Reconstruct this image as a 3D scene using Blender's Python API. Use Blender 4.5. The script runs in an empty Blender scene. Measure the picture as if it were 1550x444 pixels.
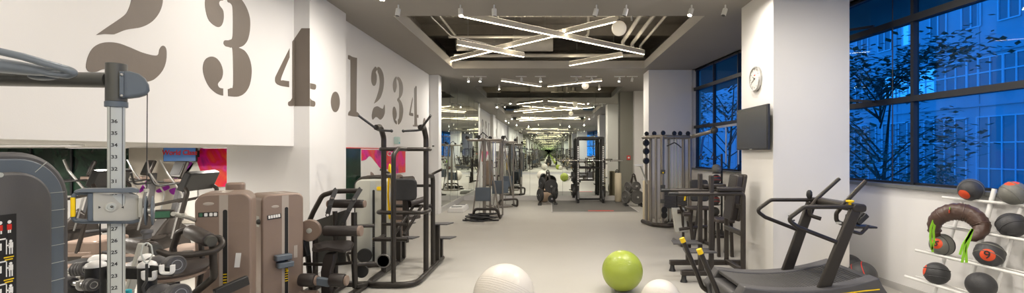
import bpy, bmesh, math, random
from mathutils import Vector, Matrix, noise as mnoise
random.seed(7)
PI = math.pi
# survey of the photograph: focal length in pixels, vanishing point, eye height
F, CX, CY, H = 720.0, 831.0, 231.0, 1.75
scene = bpy.context.scene
COL = scene.collection

def W(px, py, Y): return Vector(((px-CX)*Y/F, Y, H-(py-CY)*Y/F))
def R(a): return math.radians(a)

# ---------------------------------------------------------------- materials
def nodes(name):
    m = bpy.data.materials.new(name); m.use_nodes = True
    nt = m.node_tree
    return m, nt, nt.nodes['Principled BSDF']
def mat(name, col, rough=.5, metal=0.0, var=.06, scale=14, bump=0.0, bscale=None, coat=0.0, spec=.5, emit=None, es=0):
    m, nt, b = nodes(name)
    b.inputs['Base Color'].default_value = (*col, 1)
    b.inputs['Roughness'].default_value = rough
    b.inputs['Metallic'].default_value = metal
    b.inputs['Specular IOR Level'].default_value = spec
    if coat: b.inputs['Coat Weight'].default_value = coat; b.inputs['Coat Roughness'].default_value = .15
    if emit:
        b.inputs['Emission Color'].default_value = (*emit, 1); b.inputs['Emission Strength'].default_value = es
    tc = nt.nodes.new('ShaderNodeTexCoord')
    nz = nt.nodes.new('ShaderNodeTexNoise'); nz.inputs['Scale'].default_value = scale; nz.inputs['Detail'].default_value = 4
    nt.links.new(tc.outputs['Object'], nz.inputs['Vector'])
    if var:
        mx = nt.nodes.new('ShaderNodeMix'); mx.data_type = 'RGBA'
        mx.inputs[6].default_value = (*[max(0, c*(1-var)) for c in col], 1)
        mx.inputs[7].default_value = (*[min(1, c*(1+var)) for c in col], 1)
        nt.links.new(nz.outputs['Fac'], mx.inputs[0]); nt.links.new(mx.outputs[2], b.inputs['Base Color'])
    if bump:
        nb = nt.nodes.new('ShaderNodeTexNoise'); nb.inputs['Scale'].default_value = bscale or scale*8; nb.inputs['Detail'].default_value = 3
        nt.links.new(tc.outputs['Object'], nb.inputs['Vector'])
        bp = nt.nodes.new('ShaderNodeBump'); bp.inputs['Strength'].default_value = bump; bp.inputs['Distance'].default_value = .01
        nt.links.new(nb.outputs['Fac'], bp.inputs['Height']); nt.links.new(bp.outputs['Normal'], b.inputs['Normal'])
    return m
def emis(name, col, s):
    m = bpy.data.materials.new(name); m.use_nodes = True; nt = m.node_tree; nt.nodes.clear()
    e = nt.nodes.new('ShaderNodeEmission'); e.inputs[0].default_value = (*col, 1); e.inputs[1].default_value = s
    o = nt.nodes.new('ShaderNodeOutputMaterial'); nt.links.new(e.outputs[0], o.inputs[0]); return m
def srgb(r, g, b):
    f = lambda c: (c/255/12.92) if c/255 <= .04045 else ((c/255+.055)/1.055)**2.4
    return (f(r), f(g), f(b))

M = {}
M['wall'] = mat('wall_paint', (.80,.79,.775), .7, var=.02, scale=2, bump=.05, bscale=120)
M['wall_grey'] = mat('wall_grey_paint', (.52,.51,.49), .7, var=.03, scale=2, bump=.05, bscale=120)
M['column'] = mat('column_paint', (.76,.745,.715), .65, var=.03, scale=2, bump=.06, bscale=90)
M['olive'] = mat('olive_grey_paint', (.24,.235,.195), .65, var=.03, scale=2)
M['ceiling'] = mat('ceiling_taupe', (.30,.282,.255), .75, var=.04, scale=1.5, bump=.05, bscale=60)
M['fascia'] = mat('fascia_paint', (.55,.53,.49), .65, var=.03, scale=3)
M['slab'] = mat('raw_concrete', (.46,.43,.385), .85, var=.3, scale=3, bump=.4, bscale=20)
M['duct'] = mat('duct_metal', (.55,.53,.49), .5, .3, var=.2, scale=6, bump=.3, bscale=30)
M['duct_dark'] = mat('duct_insulation', (.17,.16,.145), .6, .2, var=.2, scale=6, bump=.5, bscale=40)
M['pipe'] = mat('painted_pipe', (.66,.63,.57), .45, var=.1, scale=8)
M['digit'] = mat('taupe_wall_lettering', srgb(112,102,92), .55, var=.10, scale=3, bump=.1, bscale=40)
M['base'] = mat('skirting_paint', (.62,.61,.59), .4, var=.03)
M['white'] = mat('white_plastic', (.82,.82,.80), .35, var=.02)
M['black'] = mat('black_plastic', (.018,.018,.018), .45, var=.15)
M['rubber'] = mat('black_rubber', (.03,.03,.031), .7, var=.2, scale=40, bump=.15, bscale=200)
M['steel'] = mat('brushed_steel', (.55,.55,.54), .3, .9, var=.08)
M['chrome'] = mat('chrome', (.78,.78,.77), .12, 1, var=.03)
M['dark'] = mat('dark_painted_steel', srgb(50,46,42), .36, .3, var=.1, scale=30, bump=.05)
M['bronze'] = mat('bronze_frame_paint', srgb(62,57,53), .38, .3, var=.08, scale=30, bump=.05)
M['taupe'] = mat('taupe_shroud_plastic', srgb(140,122,110), .36, .12, var=.05, scale=3, bump=.03, bscale=200)
M['taupe_light'] = mat('pale_taupe_stripe', srgb(176,166,156), .35, .1, var=.04)
M['brownpad'] = mat('dark_brown_leather', srgb(64,57,53), .42, var=.12, scale=20, bump=.2, bscale=160)
M['padblack'] = mat('black_brown_leather', srgb(46,41,39), .36, var=.12, scale=20, bump=.2, bscale=160)
M['charcoal'] = mat('charcoal_plastic', srgb(80,79,80), .5, var=.06, scale=8, bump=.08, bscale=240)
M['slate'] = mat('slate_blue_plastic', srgb(88,98,108), .42, var=.06, scale=6, bump=.05, bscale=200)
M['greytube'] = mat('grey_handle', srgb(115,124,133), .4, .2, var=.06)
M['greydark'] = mat('dark_grey_tube', srgb(84,84,80), .42, .3, var=.08)
M['alu'] = mat('satin_aluminium', srgb(190,194,189), .34, .35, var=.04, scale=5)
M['cast'] = mat('light_grey_casting', srgb(178,177,168), .42, .1, var=.04)
M['yellow'] = mat('yellow_plastic', srgb(238,200,8), .4, var=.03)
M['lime'] = mat('lime_green_ball', srgb(160,176,66), .38, var=.04, scale=4, coat=.2)
M['lime_web'] = mat('lime_green_webbing', srgb(150,215,50), .7, var=.06, scale=40)
M['ballwhite'] = mat('white_ball', srgb(222,217,208), .42, var=.03, scale=4, coat=.15)
M['red'] = mat('red_rubber', srgb(205,40,28), .5, var=.05)
M['orange'] = mat('orange_red_disc', srgb(228,84,45), .5, var=.04)
M['medball'] = mat('medicine_ball_rubber', srgb(62,62,64), .5, var=.15, scale=20, bump=.25, bscale=120)
M['medball_grey'] = mat('grey_ball_panel', srgb(118,118,112), .5, var=.1, scale=20, bump=.25, bscale=120)
M['leather'] = mat('dark_brown_vinyl', srgb(84,64,56), .38, var=.12, scale=12, bump=.5, bscale=30)
M['cream'] = mat('cream_foam', srgb(215,203,176), .7, var=.04)
M['beige'] = mat('beige_ball', srgb(196,172,148), .5, var=.05)
M['plate'] = mat('iron_plate_rubber', srgb(52,51,50), .5, var=.12, scale=20, bump=.08)
M['lighter_plate'] = mat('grey_cast_plate', srgb(96,95,92), .45, .2, var=.1)
M['slotblack'] = mat('slot_black', (.006,.006,.006), .6, var=0)
M['screen'] = mat('dark_screen', (.035,.035,.035), .22, var=0)
M['teal'] = mat('teal_plastic', srgb(40,165,180), .35, var=.05)
M['silver'] = mat('silver_grey_shroud', srgb(186,186,176), .38, .1, var=.05, scale=4)
M['lcd'] = mat('green_lcd', srgb(66,110,86), .3, var=.1, scale=60)
M['mat_tile'] = mat('rubber_tile', srgb(96,94,90), .6, var=.25, scale=200)
M['red_sign'] = mat('red_sign_paint', srgb(205,60,50), .5, var=.02)
M['bar_body'] = mat('light_bar_body', srgb(235,230,218), .5, var=.02)
M['bar_glow'] = emis('light_bar_diffuser', (1,.83,.58), 20)
M['bar_uplight_fill'] = emis('light_bar_added_uplight', (1,.86,.64), 12)
M['spot_glow'] = emis('spot_lens', (1,.88,.66), 30)
M['globe'] = mat('globe_shade', (.85,.82,.76), .35, var=.15, scale=6, emit=(1,.85,.62), es=.25)

def mirror_mat():
    m, nt, b = nodes('mirror_glass')
    b.inputs['Base Color'].default_value = (.92,.95,.90,1); b.inputs['Metallic'].default_value = 1; b.inputs['Roughness'].default_value = 0
    return m
M['mirror'] = mirror_mat()

def floor_mat():
    m, nt, b = nodes('vinyl_floor')
    tc = nt.nodes.new('ShaderNodeTexCoord')
    n1 = nt.nodes.new('ShaderNodeTexNoise'); n1.inputs['Scale'].default_value = 260; n1.inputs['Detail'].default_value = 2
    n2 = nt.nodes.new('ShaderNodeTexNoise'); n2.inputs['Scale'].default_value = .9; n2.inputs['Detail'].default_value = 3
    for n in (n1, n2): nt.links.new(tc.outputs['Object'], n.inputs['Vector'])
    ad = nt.nodes.new('ShaderNodeMix'); ad.data_type = 'FLOAT'; ad.inputs[0].default_value = .35
    nt.links.new(n1.outputs['Fac'], ad.inputs[2]); nt.links.new(n2.outputs['Fac'], ad.inputs[3])
    cr = nt.nodes.new('ShaderNodeValToRGB')
    cr.color_ramp.elements[0].position = .3; cr.color_ramp.elements[0].color = (.40,.385,.35,1)
    cr.color_ramp.elements[1].position = .7; cr.color_ramp.elements[1].color = (.475,.46,.42,1)
    nt.links.new(ad.outputs[0], cr.inputs[0]); nt.links.new(cr.outputs[0], b.inputs['Base Color'])
    b.inputs['Roughness'].default_value = .42; b.inputs['Specular IOR Level'].default_value = .35
    return m
M['floor'] = floor_mat()

def glass_mat():
    m = bpy.data.materials.new('blue_tinted_glass'); m.use_nodes = True; nt = m.node_tree; nt.nodes.clear()
    t = nt.nodes.new('ShaderNodeBsdfTransparent'); t.inputs[0].default_value = (.34,.74,.95,1)
    g = nt.nodes.new('ShaderNodeBsdfGlossy'); g.inputs['Roughness'].default_value = 0; g.inputs[0].default_value = (.75,.9,1,1)
    fr0 = nt.nodes.new('ShaderNodeFresnel'); fr0.inputs[0].default_value = 1.35; ge = nt.nodes.new('ShaderNodeNewGeometry')
    inv = nt.nodes.new('ShaderNodeMath'); inv.operation = 'SUBTRACT'; inv.inputs[0].default_value = 1; nt.links.new(ge.outputs['Backfacing'], inv.inputs[1])
    fr = nt.nodes.new('ShaderNodeMath'); fr.operation = 'MULTIPLY'; nt.links.new(fr0.outputs[0], fr.inputs[0]); nt.links.new(inv.outputs[0], fr.inputs[1])
    mx = nt.nodes.new('ShaderNodeMixShader'); o = nt.nodes.new('ShaderNodeOutputMaterial')
    nt.links.new(fr.outputs[0], mx.inputs[0]); nt.links.new(t.outputs[0], mx.inputs[1]); nt.links.new(g.outputs[0], mx.inputs[2]); nt.links.new(mx.outputs[0], o.inputs[0])
    return m
M['glass'] = glass_mat()

def belt_mat():
    m, nt, b = nodes('slatted_belt')
    b.inputs['Base Color'].default_value = (.075,.073,.07,1); b.inputs['Roughness'].default_value = .6
    tc = nt.nodes.new('ShaderNodeTexCoord'); mp = nt.nodes.new('ShaderNodeMapping')
    w = nt.nodes.new('ShaderNodeTexWave'); w.wave_type = 'BANDS'; w.bands_direction = 'Y'; w.inputs['Scale'].default_value = 26; w.inputs['Distortion'].default_value = 0
    nt.links.new(tc.outputs['Object'], mp.inputs[0]); nt.links.new(mp.outputs[0], w.inputs[0])
    bp = nt.nodes.new('ShaderNodeBump'); bp.inputs['Strength'].default_value = .6; bp.inputs['Distance'].default_value = .004
    nt.links.new(w.outputs['Fac'], bp.inputs['Height']); nt.links.new(bp.outputs[0], b.inputs['Normal'])
    return m
M['belt'] = belt_mat()

# ---------------------------------------------------------------- mesh builder
def frame(d, up=Vector((0,0,1))):
    d = Vector(d).normalized(); u = Vector(up)
    if abs(d.dot(u)) > .98: u = Vector((0,1,0)) if abs(d.y) < .9 else Vector((1,0,0))
    x = u.cross(d).normalized(); y = d.cross(x).normalized()
    return x, y, d
def fillet(pts, rad, n=6, closed=False):
    pts = [Vector(p) for p in pts]; out = []; N = len(pts)
    for i, p in enumerate(pts):
        if not closed and (i == 0 or i == N-1): out.append(p); continue
        a, b = pts[i-1], pts[(i+1) % N]
        da, db = a-p, b-p; la, lb = da.length, db.length
        da.normalize(); db.normalize()
        c = max(-1, min(1, da.dot(db))); th = math.acos(c)
        if th > 3.1: out.append(p); continue
        r = rad[i] if isinstance(rad, (list, tuple)) else rad
        t = min(r/math.tan(th/2), la*.49, lb*.49)
        p0, p1 = p+da*t, p+db*t
        for k in range(n+1):
            s = k/n; out.append(p0*(1-s)**2 + p*2*s*(1-s) + p1*s*s)
    return out
class MB:
    def __init__(s, o=(0,0,0)): s.v = []; s.f = []; s.o = Vector(o)
    def add(s, vs, fs):
        k = len(s.v); s.v += [Vector(v)-s.o for v in vs]; s.f += [tuple(i+k for i in f) for f in fs]; return s
    def box(s, c, size, rz=0, rx=0, ry=0):
        m = Matrix.Translation(c) @ Matrix.Rotation(rz,4,'Z') @ Matrix.Rotation(ry,4,'Y') @ Matrix.Rotation(rx,4,'X')
        a, b, d = [q/2 for q in size]
        vs = [m @ Vector((x,y,z)) for x in (-a,a) for y in (-b,b) for z in (-d,d)]
        return s.add(vs, [(0,1,3,2),(4,6,7,5),(0,4,5,1),(2,3,7,6),(0,2,6,4),(1,5,7,3)])
    def bx(s, x0,x1,y0,y1,z0,z1): return s.box(((x0+x1)/2,(y0+y1)/2,(z0+z1)/2), (abs(x1-x0),abs(y1-y0),abs(z1-z0)))
    def beam(s, p0, p1, w, h, up=(0,0,1), w1=None, h1=None):
        p0, p1 = Vector(p0), Vector(p1); x, y, d = frame(p1-p0, up); w1 = w1 or w; h1 = h1 or h
        vs = [p0+x*a*w/2+y*b*h/2 for a,b in ((-1,-1),(1,-1),(1,1),(-1,1))] + [p1+x*a*w1/2+y*b*h1/2 for a,b in ((-1,-1),(1,-1),(1,1),(-1,1))]
        return s.add(vs, [(3,2,1,0),(4,5,6,7),(0,1,5,4),(1,2,6,5),(2,3,7,6),(3,0,4,7)])
    def tube(s, pts, r, n=12, closed=False, sy=1.0, up=(0,0,1)):
        pts = [Vector(p) for p in pts]; N = len(pts)
        rs = r if isinstance(r, (list,tuple)) else [r]*N
        vs = []; x = None
        for i, p in enumerate(pts):
            if closed: d = pts[(i+1)%N]-pts[i-1]
            else: d = (pts[i+1]-p if i == 0 else p-pts[i-1] if i == N-1 else (pts[i+1]-p).normalized()+(p-pts[i-1]).normalized())
            d.normalize()
            if x is None: x, y, _ = frame(d, up)
            else:
                x = (x-d*x.dot(d)).normalized(); y = d.cross(x)
            for k in range(n):
                a = 2*PI*k/n; vs.append(p+x*math.cos(a)*rs[i]+y*math.sin(a)*rs[i]*sy)
        fs = []
        for i in range(N if closed else N-1):
            for k in range(n):
                a = i*n+k; b = i*n+(k+1)%n; c = ((i+1)%N)*n+(k+1)%n; d_ = ((i+1)%N)*n+k
                fs.append((a,b,c,d_))
        if not closed: fs.append(tuple(range(n-1,-1,-1))); fs.append(tuple((N-1)*n+k for k in range(n)))
        return s.add(vs, fs)
    def cyl(s, p0, p1, r, r2=None, n=20): return s.tube([p0,p1], [r, r if r2 is None else r2], n)
    def sph(s, c, r, n=28, m=14, rz=0, deform=None):
        rr = (r,r,r) if isinstance(r,(int,float)) else r; c = Vector(c); vs = []; fs = []
        rot = Matrix.Rotation(rz,3,'Z')
        for j in range(m+1):
            t = PI*j/m
            for i in range(n):
                a = 2*PI*i/n; p = Vector((math.sin(t)*math.cos(a), math.sin(t)*math.sin(a), math.cos(t)))
                if deform: p = deform(p)
                vs.append(c+rot@Vector((p.x*rr[0],p.y*rr[1],p.z*rr[2])))
        for j in range(m):
            for i in range(n):
                a = j*n+i; b = j*n+(i+1)%n
                fs.append((a,a+n,b+n,b))
        return s.add(vs, fs)
    def lathe(s, prof, base, axis=(0,0,1), n=24):
        base = Vector(base); x, y, d = frame(axis); vs = []; fs = []
        for (r,h) in prof:
            for i in range(n):
                a = 2*PI*i/n; vs.append(base+d*h+x*math.cos(a)*r+y*math.sin(a)*r)
        for j in range(len(prof)-1):
            for i in range(n):
                a = j*n+i; b = j*n+(i+1)%n; fs.append((a,b,b+n,a+n))
        fs.append(tuple(range(n-1,-1,-1))); fs.append(tuple((len(prof)-1)*n+i for i in range(n)))
        return s.add(vs, fs)
    def torus(s, c, axis, Rr, r, n=28, m=8):
        x, y, d = frame(axis); c = Vector(c)
        return s.tube([c+x*math.cos(2*PI*i/n)*Rr+y*math.sin(2*PI*i/n)*Rr for i in range(n)], r, m, closed=True, up=axis)
    def prism(s, poly, vec):
        vec = Vector(vec); N = len(poly); vs = [Vector(p) for p in poly]; vs += [p+vec for p in vs]
        fs = [tuple(range(N-1,-1,-1)), tuple(range(N,2*N))] + [(i,(i+1)%N,(i+1)%N+N,i+N) for i in range(N)]
        return s.add(vs, fs)
    def rbox(s, c, size, r, axis='z', n=6, rz=0, rx=0, ry=0):
        """box with its four edges along axis rounded"""
        a, b, d = size[0]/2, size[1]/2, size[2]/2
        if axis == 'z': u, v, w = a, b, d; mk = lambda p,q,t: Vector((p,q,t))
        elif axis == 'y': u, v, w = a, d, b; mk = lambda p,q,t: Vector((p,-t,q))
        else: u, v, w = b, d, a; mk = lambda p,q,t: Vector((t,p,q))
        r = min(r, u*.98, v*.98); poly = []
        for (sx,sy,a0) in ((1,1,0),(-1,1,90),(-1,-1,180),(1,-1,270)):
            for k in range(n+1):
                t = R(a0+90*k/n); poly.append((sx*(u-r)+r*math.cos(t), sy*(v-r)+r*math.sin(t)))
        m = Matrix.Translation(c) @ Matrix.Rotation(rz,4,'Z') @ Matrix.Rotation(ry,4,'Y') @ Matrix.Rotation(rx,4,'X')
        lo = [m @ mk(p,q,-w) for p,q in poly]; hi = [m @ mk(p,q,w) for p,q in poly]; N = len(poly)
        return s.add(lo+hi, [tuple(range(N-1,-1,-1)), tuple(range(N,2*N))]+[(i,(i+1)%N,(i+1)%N+N,i+N) for i in range(N)])
    def build(s, name, material, parent=None, bev=0, ang=38, seg=2, rec=True):
        me = bpy.data.meshes.new(name); me.from_pydata([tuple(v) for v in s.v], [], s.f)
        if rec:
            bm = bmesh.new(); bm.from_mesh(me); bmesh.ops.remove_doubles(bm, verts=bm.verts, dist=1e-5)
            bmesh.ops.recalc_face_normals(bm, faces=bm.faces); bm.to_mesh(me); bm.free()
        for p in me.polygons: p.use_smooth = True
        me.set_sharp_from_angle(angle=R(ang))
        me.materials.append(M[material] if isinstance(material, str) else material)
        o = bpy.data.objects.new(name, me); COL.objects.link(o)
        if parent is not None: o.parent = parent
        elif s.o.length: o.location = s.o
        if bev:
            b = o.modifiers.new('bevel', 'BEVEL'); b.width = bev; b.segments = seg; b.limit_method = 'ANGLE'; b.angle_limit = R(40); b.harden_normals = False
        return o
def tag(o, label=None, cat=None, group=None, kind=None):
    if label: o['label'] = label
    if cat: o['category'] = cat
    if group: o['group'] = group
    if kind: o['kind'] = kind
    return o
def thing(name, label, cat, loc=(0,0,0), rz=0, group=None):
    o = bpy.data.objects.new(name, None); COL.objects.link(o); o.empty_display_size = .1
    o.location = loc; o.rotation_euler = (0,0,rz); return tag(o, label, cat, group)
def struct(name, mb, m, parent=None, **k):
    o = mb.build(name, m, parent, **k)
    if parent is None: o['kind'] = 'structure'
    return o
KIDS = {}
def copy_tree(o, parent=None, **over):
    c = o.copy(); COL.objects.link(c); c.parent = parent
    for k, v in over.items(): c[k] = v
    for ch in list(o.children): copy_tree(ch, c)
    return c
def text(s, size, loc, xdir, ydir, m, name, parent=None, o=(0,0,0), depth=.0006, align='CENTER', bold=0):
    cu = bpy.data.curves.new('t', 'FONT'); cu.body = s; cu.size = size; cu.align_x = align; cu.align_y = 'CENTER'; cu.extrude = depth
    cu.offset = bold
    ob = bpy.data.objects.new('t', cu); COL.objects.link(ob)
    dg = bpy.context.evaluated_depsgraph_get(); dg.update()
    me = bpy.data.meshes.new_from_object(ob.evaluated_get(dg)); bpy.data.objects.remove(ob)
    x = Vector(xdir).normalized(); y = Vector(ydir).normalized(); z = x.cross(y)
    mm = Matrix((x,y,z)).transposed().to_4x4(); mm.translation = Vector(loc)-Vector(o)
    me.transform(mm); me.materials.clear(); me.materials.append(M[m] if isinstance(m,str) else m)
    ob = bpy.data.objects.new(name, me); COL.objects.link(ob)
    if parent is not None: ob.parent = parent
    return ob
def smooth_closed(pts, n=6):
    """closed Catmull-Rom; a point given as (x,y,1) stays a sharp corner"""
    N = len(pts); out = []
    for i in range(N):
        p0, p1, p2, p3 = pts[i-1], pts[i], pts[(i+1)%N], pts[(i+2)%N]
        if len(p1) > 2: p0 = p1
        if len(p2) > 2: p3 = p2
        if len(p1) > 2 and len(p2) > 2: out.append((p1[0],p1[1])); continue
        for k in range(n):
            t = k/n
            out.append(tuple(.5*((2*p1[j])+(-p0[j]+p2[j])*t+(2*p0[j]-5*p1[j]+4*p2[j]-p3[j])*t*t+(-p0[j]+3*p1[j]-3*p2[j]+p3[j])*t**3) for j in (0,1)))
    return out

# ---------------------------------------------------------------- camera
cam = bpy.data.cameras.new('camera'); co = bpy.data.objects.new('camera', cam); COL.objects.link(co)
co.location = (0,0,H); co.rotation_euler = (R(90),0,0)
cam.sensor_width = 36; cam.lens = 36*F/1550; cam.shift_x = -(CX-775)/1550; cam.shift_y = (CY-222)/1550; cam.clip_start = .02; cam.clip_end = 300
scene.camera = co
scene.view_settings.view_transform = 'Standard'; scene.view_settings.look = 'None'; scene.view_settings.gamma = 1
scene.view_settings.exposure = 0.5; scene.view_settings.use_curve_mapping = False
scene.cycles.max_bounces = 20; scene.cycles.glossy_bounces = 16; scene.cycles.transparent_max_bounces = 16
scene.cycles.sample_clamp_indirect = 6; scene.cycles.use_denoising = True
scene.cycles.caustics_reflective = False; scene.cycles.caustics_refractive = False

# ---------------------------------------------------------------- world: blue dusk
w = bpy.data.worlds.new('dusk'); scene.world = w; w.use_nodes = True; nt = w.node_tree
bg = nt.nodes['Background']
tc = nt.nodes.new('ShaderNodeTexCoord'); sp = nt.nodes.new('ShaderNodeSeparateXYZ'); cr = nt.nodes.new('ShaderNodeValToRGB')
nt.links.new(tc.outputs['Generated'], sp.inputs[0]); nt.links.new(sp.outputs['Z'], cr.inputs[0]); nt.links.new(cr.outputs[0], bg.inputs[0])
cr.color_ramp.elements[0].position = .0; cr.color_ramp.elements[0].color = (.10,.40,.86,1)
cr.color_ramp.elements[1].position = .6; cr.color_ramp.elements[1].color = (.05,.27,.80,1)
bg.inputs[1].default_value = 1.7

# ---------------------------------------------------------------- room shell
CZ = H+2.19           # ceiling 3.94
ST = CZ+.17           # top of the dropped ceiling boards
Y0, Y1 = -4.0, 17.4
XL = -3.37            # left wall with the second row of numbers
XS = -3.41            # upper left wall
XC = -3.20            # pilaster side
ZS = 1.835            # underside of the upper left wall
wx = lambda y: 5.03-.0986*y     # window wall
struct('floor', MB().bx(-11.2, 5.6, Y0, Y1+.2, -.12, 0), 'floor')
RA = (-2.5,2.5,7.62,12.4); RC = (-2.5,2.5,.3,5.4); RB = (-2.5,2.5,15.8,Y1)
c = MB()
c.bx(-3.6,-2.5,Y0,Y1,CZ,ST); c.bx(2.5,6.0,Y0,Y1,CZ,ST)
for (a,b) in ((Y0,.3),(5.4,7.62),(12.4,15.8)): c.bx(-2.5,2.5,a,b,CZ,ST)
struct('ceiling', c, 'ceiling')
f = MB()
for (x0,x1,y0,y1) in (RA, RC, RB):
    f.bx(x0,x0+.012,y0,y1,CZ+.003,ST+.03); f.bx(x1-.012,x1,y0,y1,CZ+.003,ST+.03)
    f.bx(x0+.012,x1-.012,y0,y0+.012,CZ+.003,ST+.03)
    if y1 < Y1: f.bx(x0+.012,x1-.012,y1-.012,y1,CZ+.003,ST+.03)
struct('trim_1', f, 'fascia')
struct('ceiling_slab', MB().bx(-3.7,6.2,Y0,Y1+.2,5.25,5.45), 'slab')
b = MB()
for y in (2.6,5.9,9.4,13.0,16.2): b.bx(-3.6,6.1,y,y+.25,4.95,5.25)
struct('ceiling_beam', b, 'slab')
# plenum sides
struct('wall_plenum', MB().bx(-3.6,-3.5,Y0,Y1,ST,5.25).bx(4.2,4.3,Y0,Y1,ST,5.25), 'slab')
# left side
struct('wall_left', MB().bx(XL-.2,XL,7.5,Y1,0,CZ), 'wall')
struct('wall_left_upper', MB().bx(XS-.18,XS,Y0,6.36,ZS,CZ+.1), 'wall')
struct('ceiling_low', MB().bx(-11.2,XS-.18,Y0,9.4,ZS,ZS+.1), 'wall_grey')
struct('wall_pilaster', MB().bx(-4.31,XC,6.36,7.5,0,CZ+.05), 'wall', bev=.004)
struct('wall_alcove_back', MB().bx(-11.2,XL-.2,9.4,9.55,0,ZS+.1), 'wall_grey')
struct('wall_alcove_side', MB().bx(-11.3,-11.2,Y0,9.55,0,ZS+.1), 'wall_grey')
struct('wall_left_column', MB().bx(XL,-3.11,13.4,13.75,0,CZ), 'wall', bev=.004)
struct('baseboard_left', MB().bx(XL,XL+.012,7.5,13.4,0,.09).bx(XC,XC+.012,6.36,7.5,0,.09), 'base')
# mirrors (side mirror and back mirror) with their pale plinth
MX = -3.12
struct('wall_back', MB().bx(-3.6,4.4,Y1+.02,Y1+.2,0,5.25), 'wall_grey')
struct('mirror_back', MB().bx(MX,2.55,Y1-.004,Y1+.02,.17,4.25), 'mirror')
struct('mirror_side', MB().bx(MX-.02,MX,13.76,Y1-.004,.17,CZ), 'mirror')
struct('wall_left_mirror_backing', MB().bx(XL,MX-.02,13.76,Y1,0,CZ), 'wall_grey')
struct('baseboard_back', MB().bx(MX+.02,2.6,Y1-.03,Y1-.004,0,.17), 'base')
struct('baseboard_mirror', MB().bx(MX,MX+.02,13.76,Y1-.004,0,.17), 'base')
sm = MB()
for x in (-1.9,-.7,.5,1.7): sm.bx(x-.003,x+.003,Y1-.007,Y1-.004,.17,4.25)
for y in (15.0,16.25): sm.bx(MX,MX+.003,y-.003,y+.003,.17,CZ)
struct('trim_2', sm, 'greydark')
# rear (behind the camera) wall with a mirror, as the endless reflection shows
struct('wall_front', MB().bx(-11.2,6.2,Y0-.2,Y0-.02,0,5.25), 'wall_grey')
struct('mirror_front', MB().bx(-3.3,4.6,Y0-.02,Y0+.004,.17,4.25), 'mirror')
# right side
def wallseg(mb, y0, y1, z0, z1, off0, off1):
    mb.prism([(wx(y0)+off0,y0,z0),(wx(y0)+off1,y0,z0),(wx(y1)+off1,y1,z0),(wx(y1)+off0,y1,z0)], (0,0,z1-z0)); return mb
struct('wall_right', wallseg(MB(), Y0, Y1, 0, 1.30, 0, .25), 'wall')
struct('wall_right_top', wallseg(MB(), Y0, Y1, CZ, 5.25, .02, .25), 'wall_grey')
struct('baseboard_right', wallseg(MB(), Y0, 12.6, 0, .09, -.014, 0), 'wall_grey')
struct('wall_column_near', MB().bx(2.92,3.92,6.2,7.22,0,CZ+.05), 'column', bev=.006)
struct('wall_column_far', MB().bx(2.64,3.80,12.6,13.3,0,CZ+.05), 'column', bev=.006)
struct('wall_back_pilaster', MB().bx(2.56,3.03,17.15,Y1+.02,0,CZ+.05), 'olive', bev=.004)
struct('wall_back_right', MB().bx(3.03,4.2,16.9,Y1+.02,0,CZ+.05), 'column')
struct('wall_right_far', wallseg(MB(), 12.62, Y1, 1.30, CZ, 0, .25), 'column')
# windows
wn = bpy.data.objects.new('window_1', None); COL.objects.link(wn); wn['kind'] = 'structure'
M['frame'] = mat('window_frame_dark', (.022,.024,.028), .4, .3, var=.1)
M['sill'] = mat('grey_sill', srgb(108,110,108), .5, var=.06)
WY1 = 12.6
wallseg(MB(), Y0, WY1, 1.30, 1.345, -.06, .25).build('window_sill', 'sill', wn, bev=.004)
wallseg(MB(), Y0, WY1, 1.345, CZ+.15, .12, .126).build('glass_pane', 'glass', wn)
def bar(z, h, d0, d1, nm='transom'): wallseg(MB(), Y0, WY1, z-h/2, z+h/2, d0, d1).build(nm, 'frame', wn)
bar(2.42,.075,.05,.16); bar(3.42,.085,.05,.16); bar(1.36,.03,.09,.16); bar(CZ-.02,.05,.08,.18)
for y, ww in ((-1.4,.05),(2.2,.05),(5.92,.045),(10.3,.03),(11.5,.03),(12.5,.05)):
    wallseg(MB(), y-ww/2, y+ww/2, 1.345, CZ, .07, .14).build('mullion', 'frame', wn)
for y in (6.2, 4.2, 7.6):
    MB().cyl((wx(y)+.06,y,1.345),(wx(y)+.06,y,CZ),.006,n=8).build('tie_rod', 'frame', wn)
# brace arms of the upper beam
for y, z in ((6.9,3.52),(6.9,2.5)):
    MB().beam((wx(y)-.02,y+.35,z+.06),(wx(y)+.05,y-.45,z-.06),.03,.035).build('beam_bracket', 'frame', wn)
# silver push bars of the glass doors in the far bays
dr = thing('door_bar_set', 'satin steel horizontal push rail on the far window bays', 'push rail', (0,0,0))
MB().beam((wx(11.2)-.05,11.2,2.33),(wx(9.2)-.05,9.2,2.36),.03,.05).build('rail', 'steel', dr)
for y in (10.55, 10.0): MB().cyl((wx(y)-.06,y,1.5),(wx(y)-.06,y,2.30),.016).build('handle', 'steel', dr)

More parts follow.
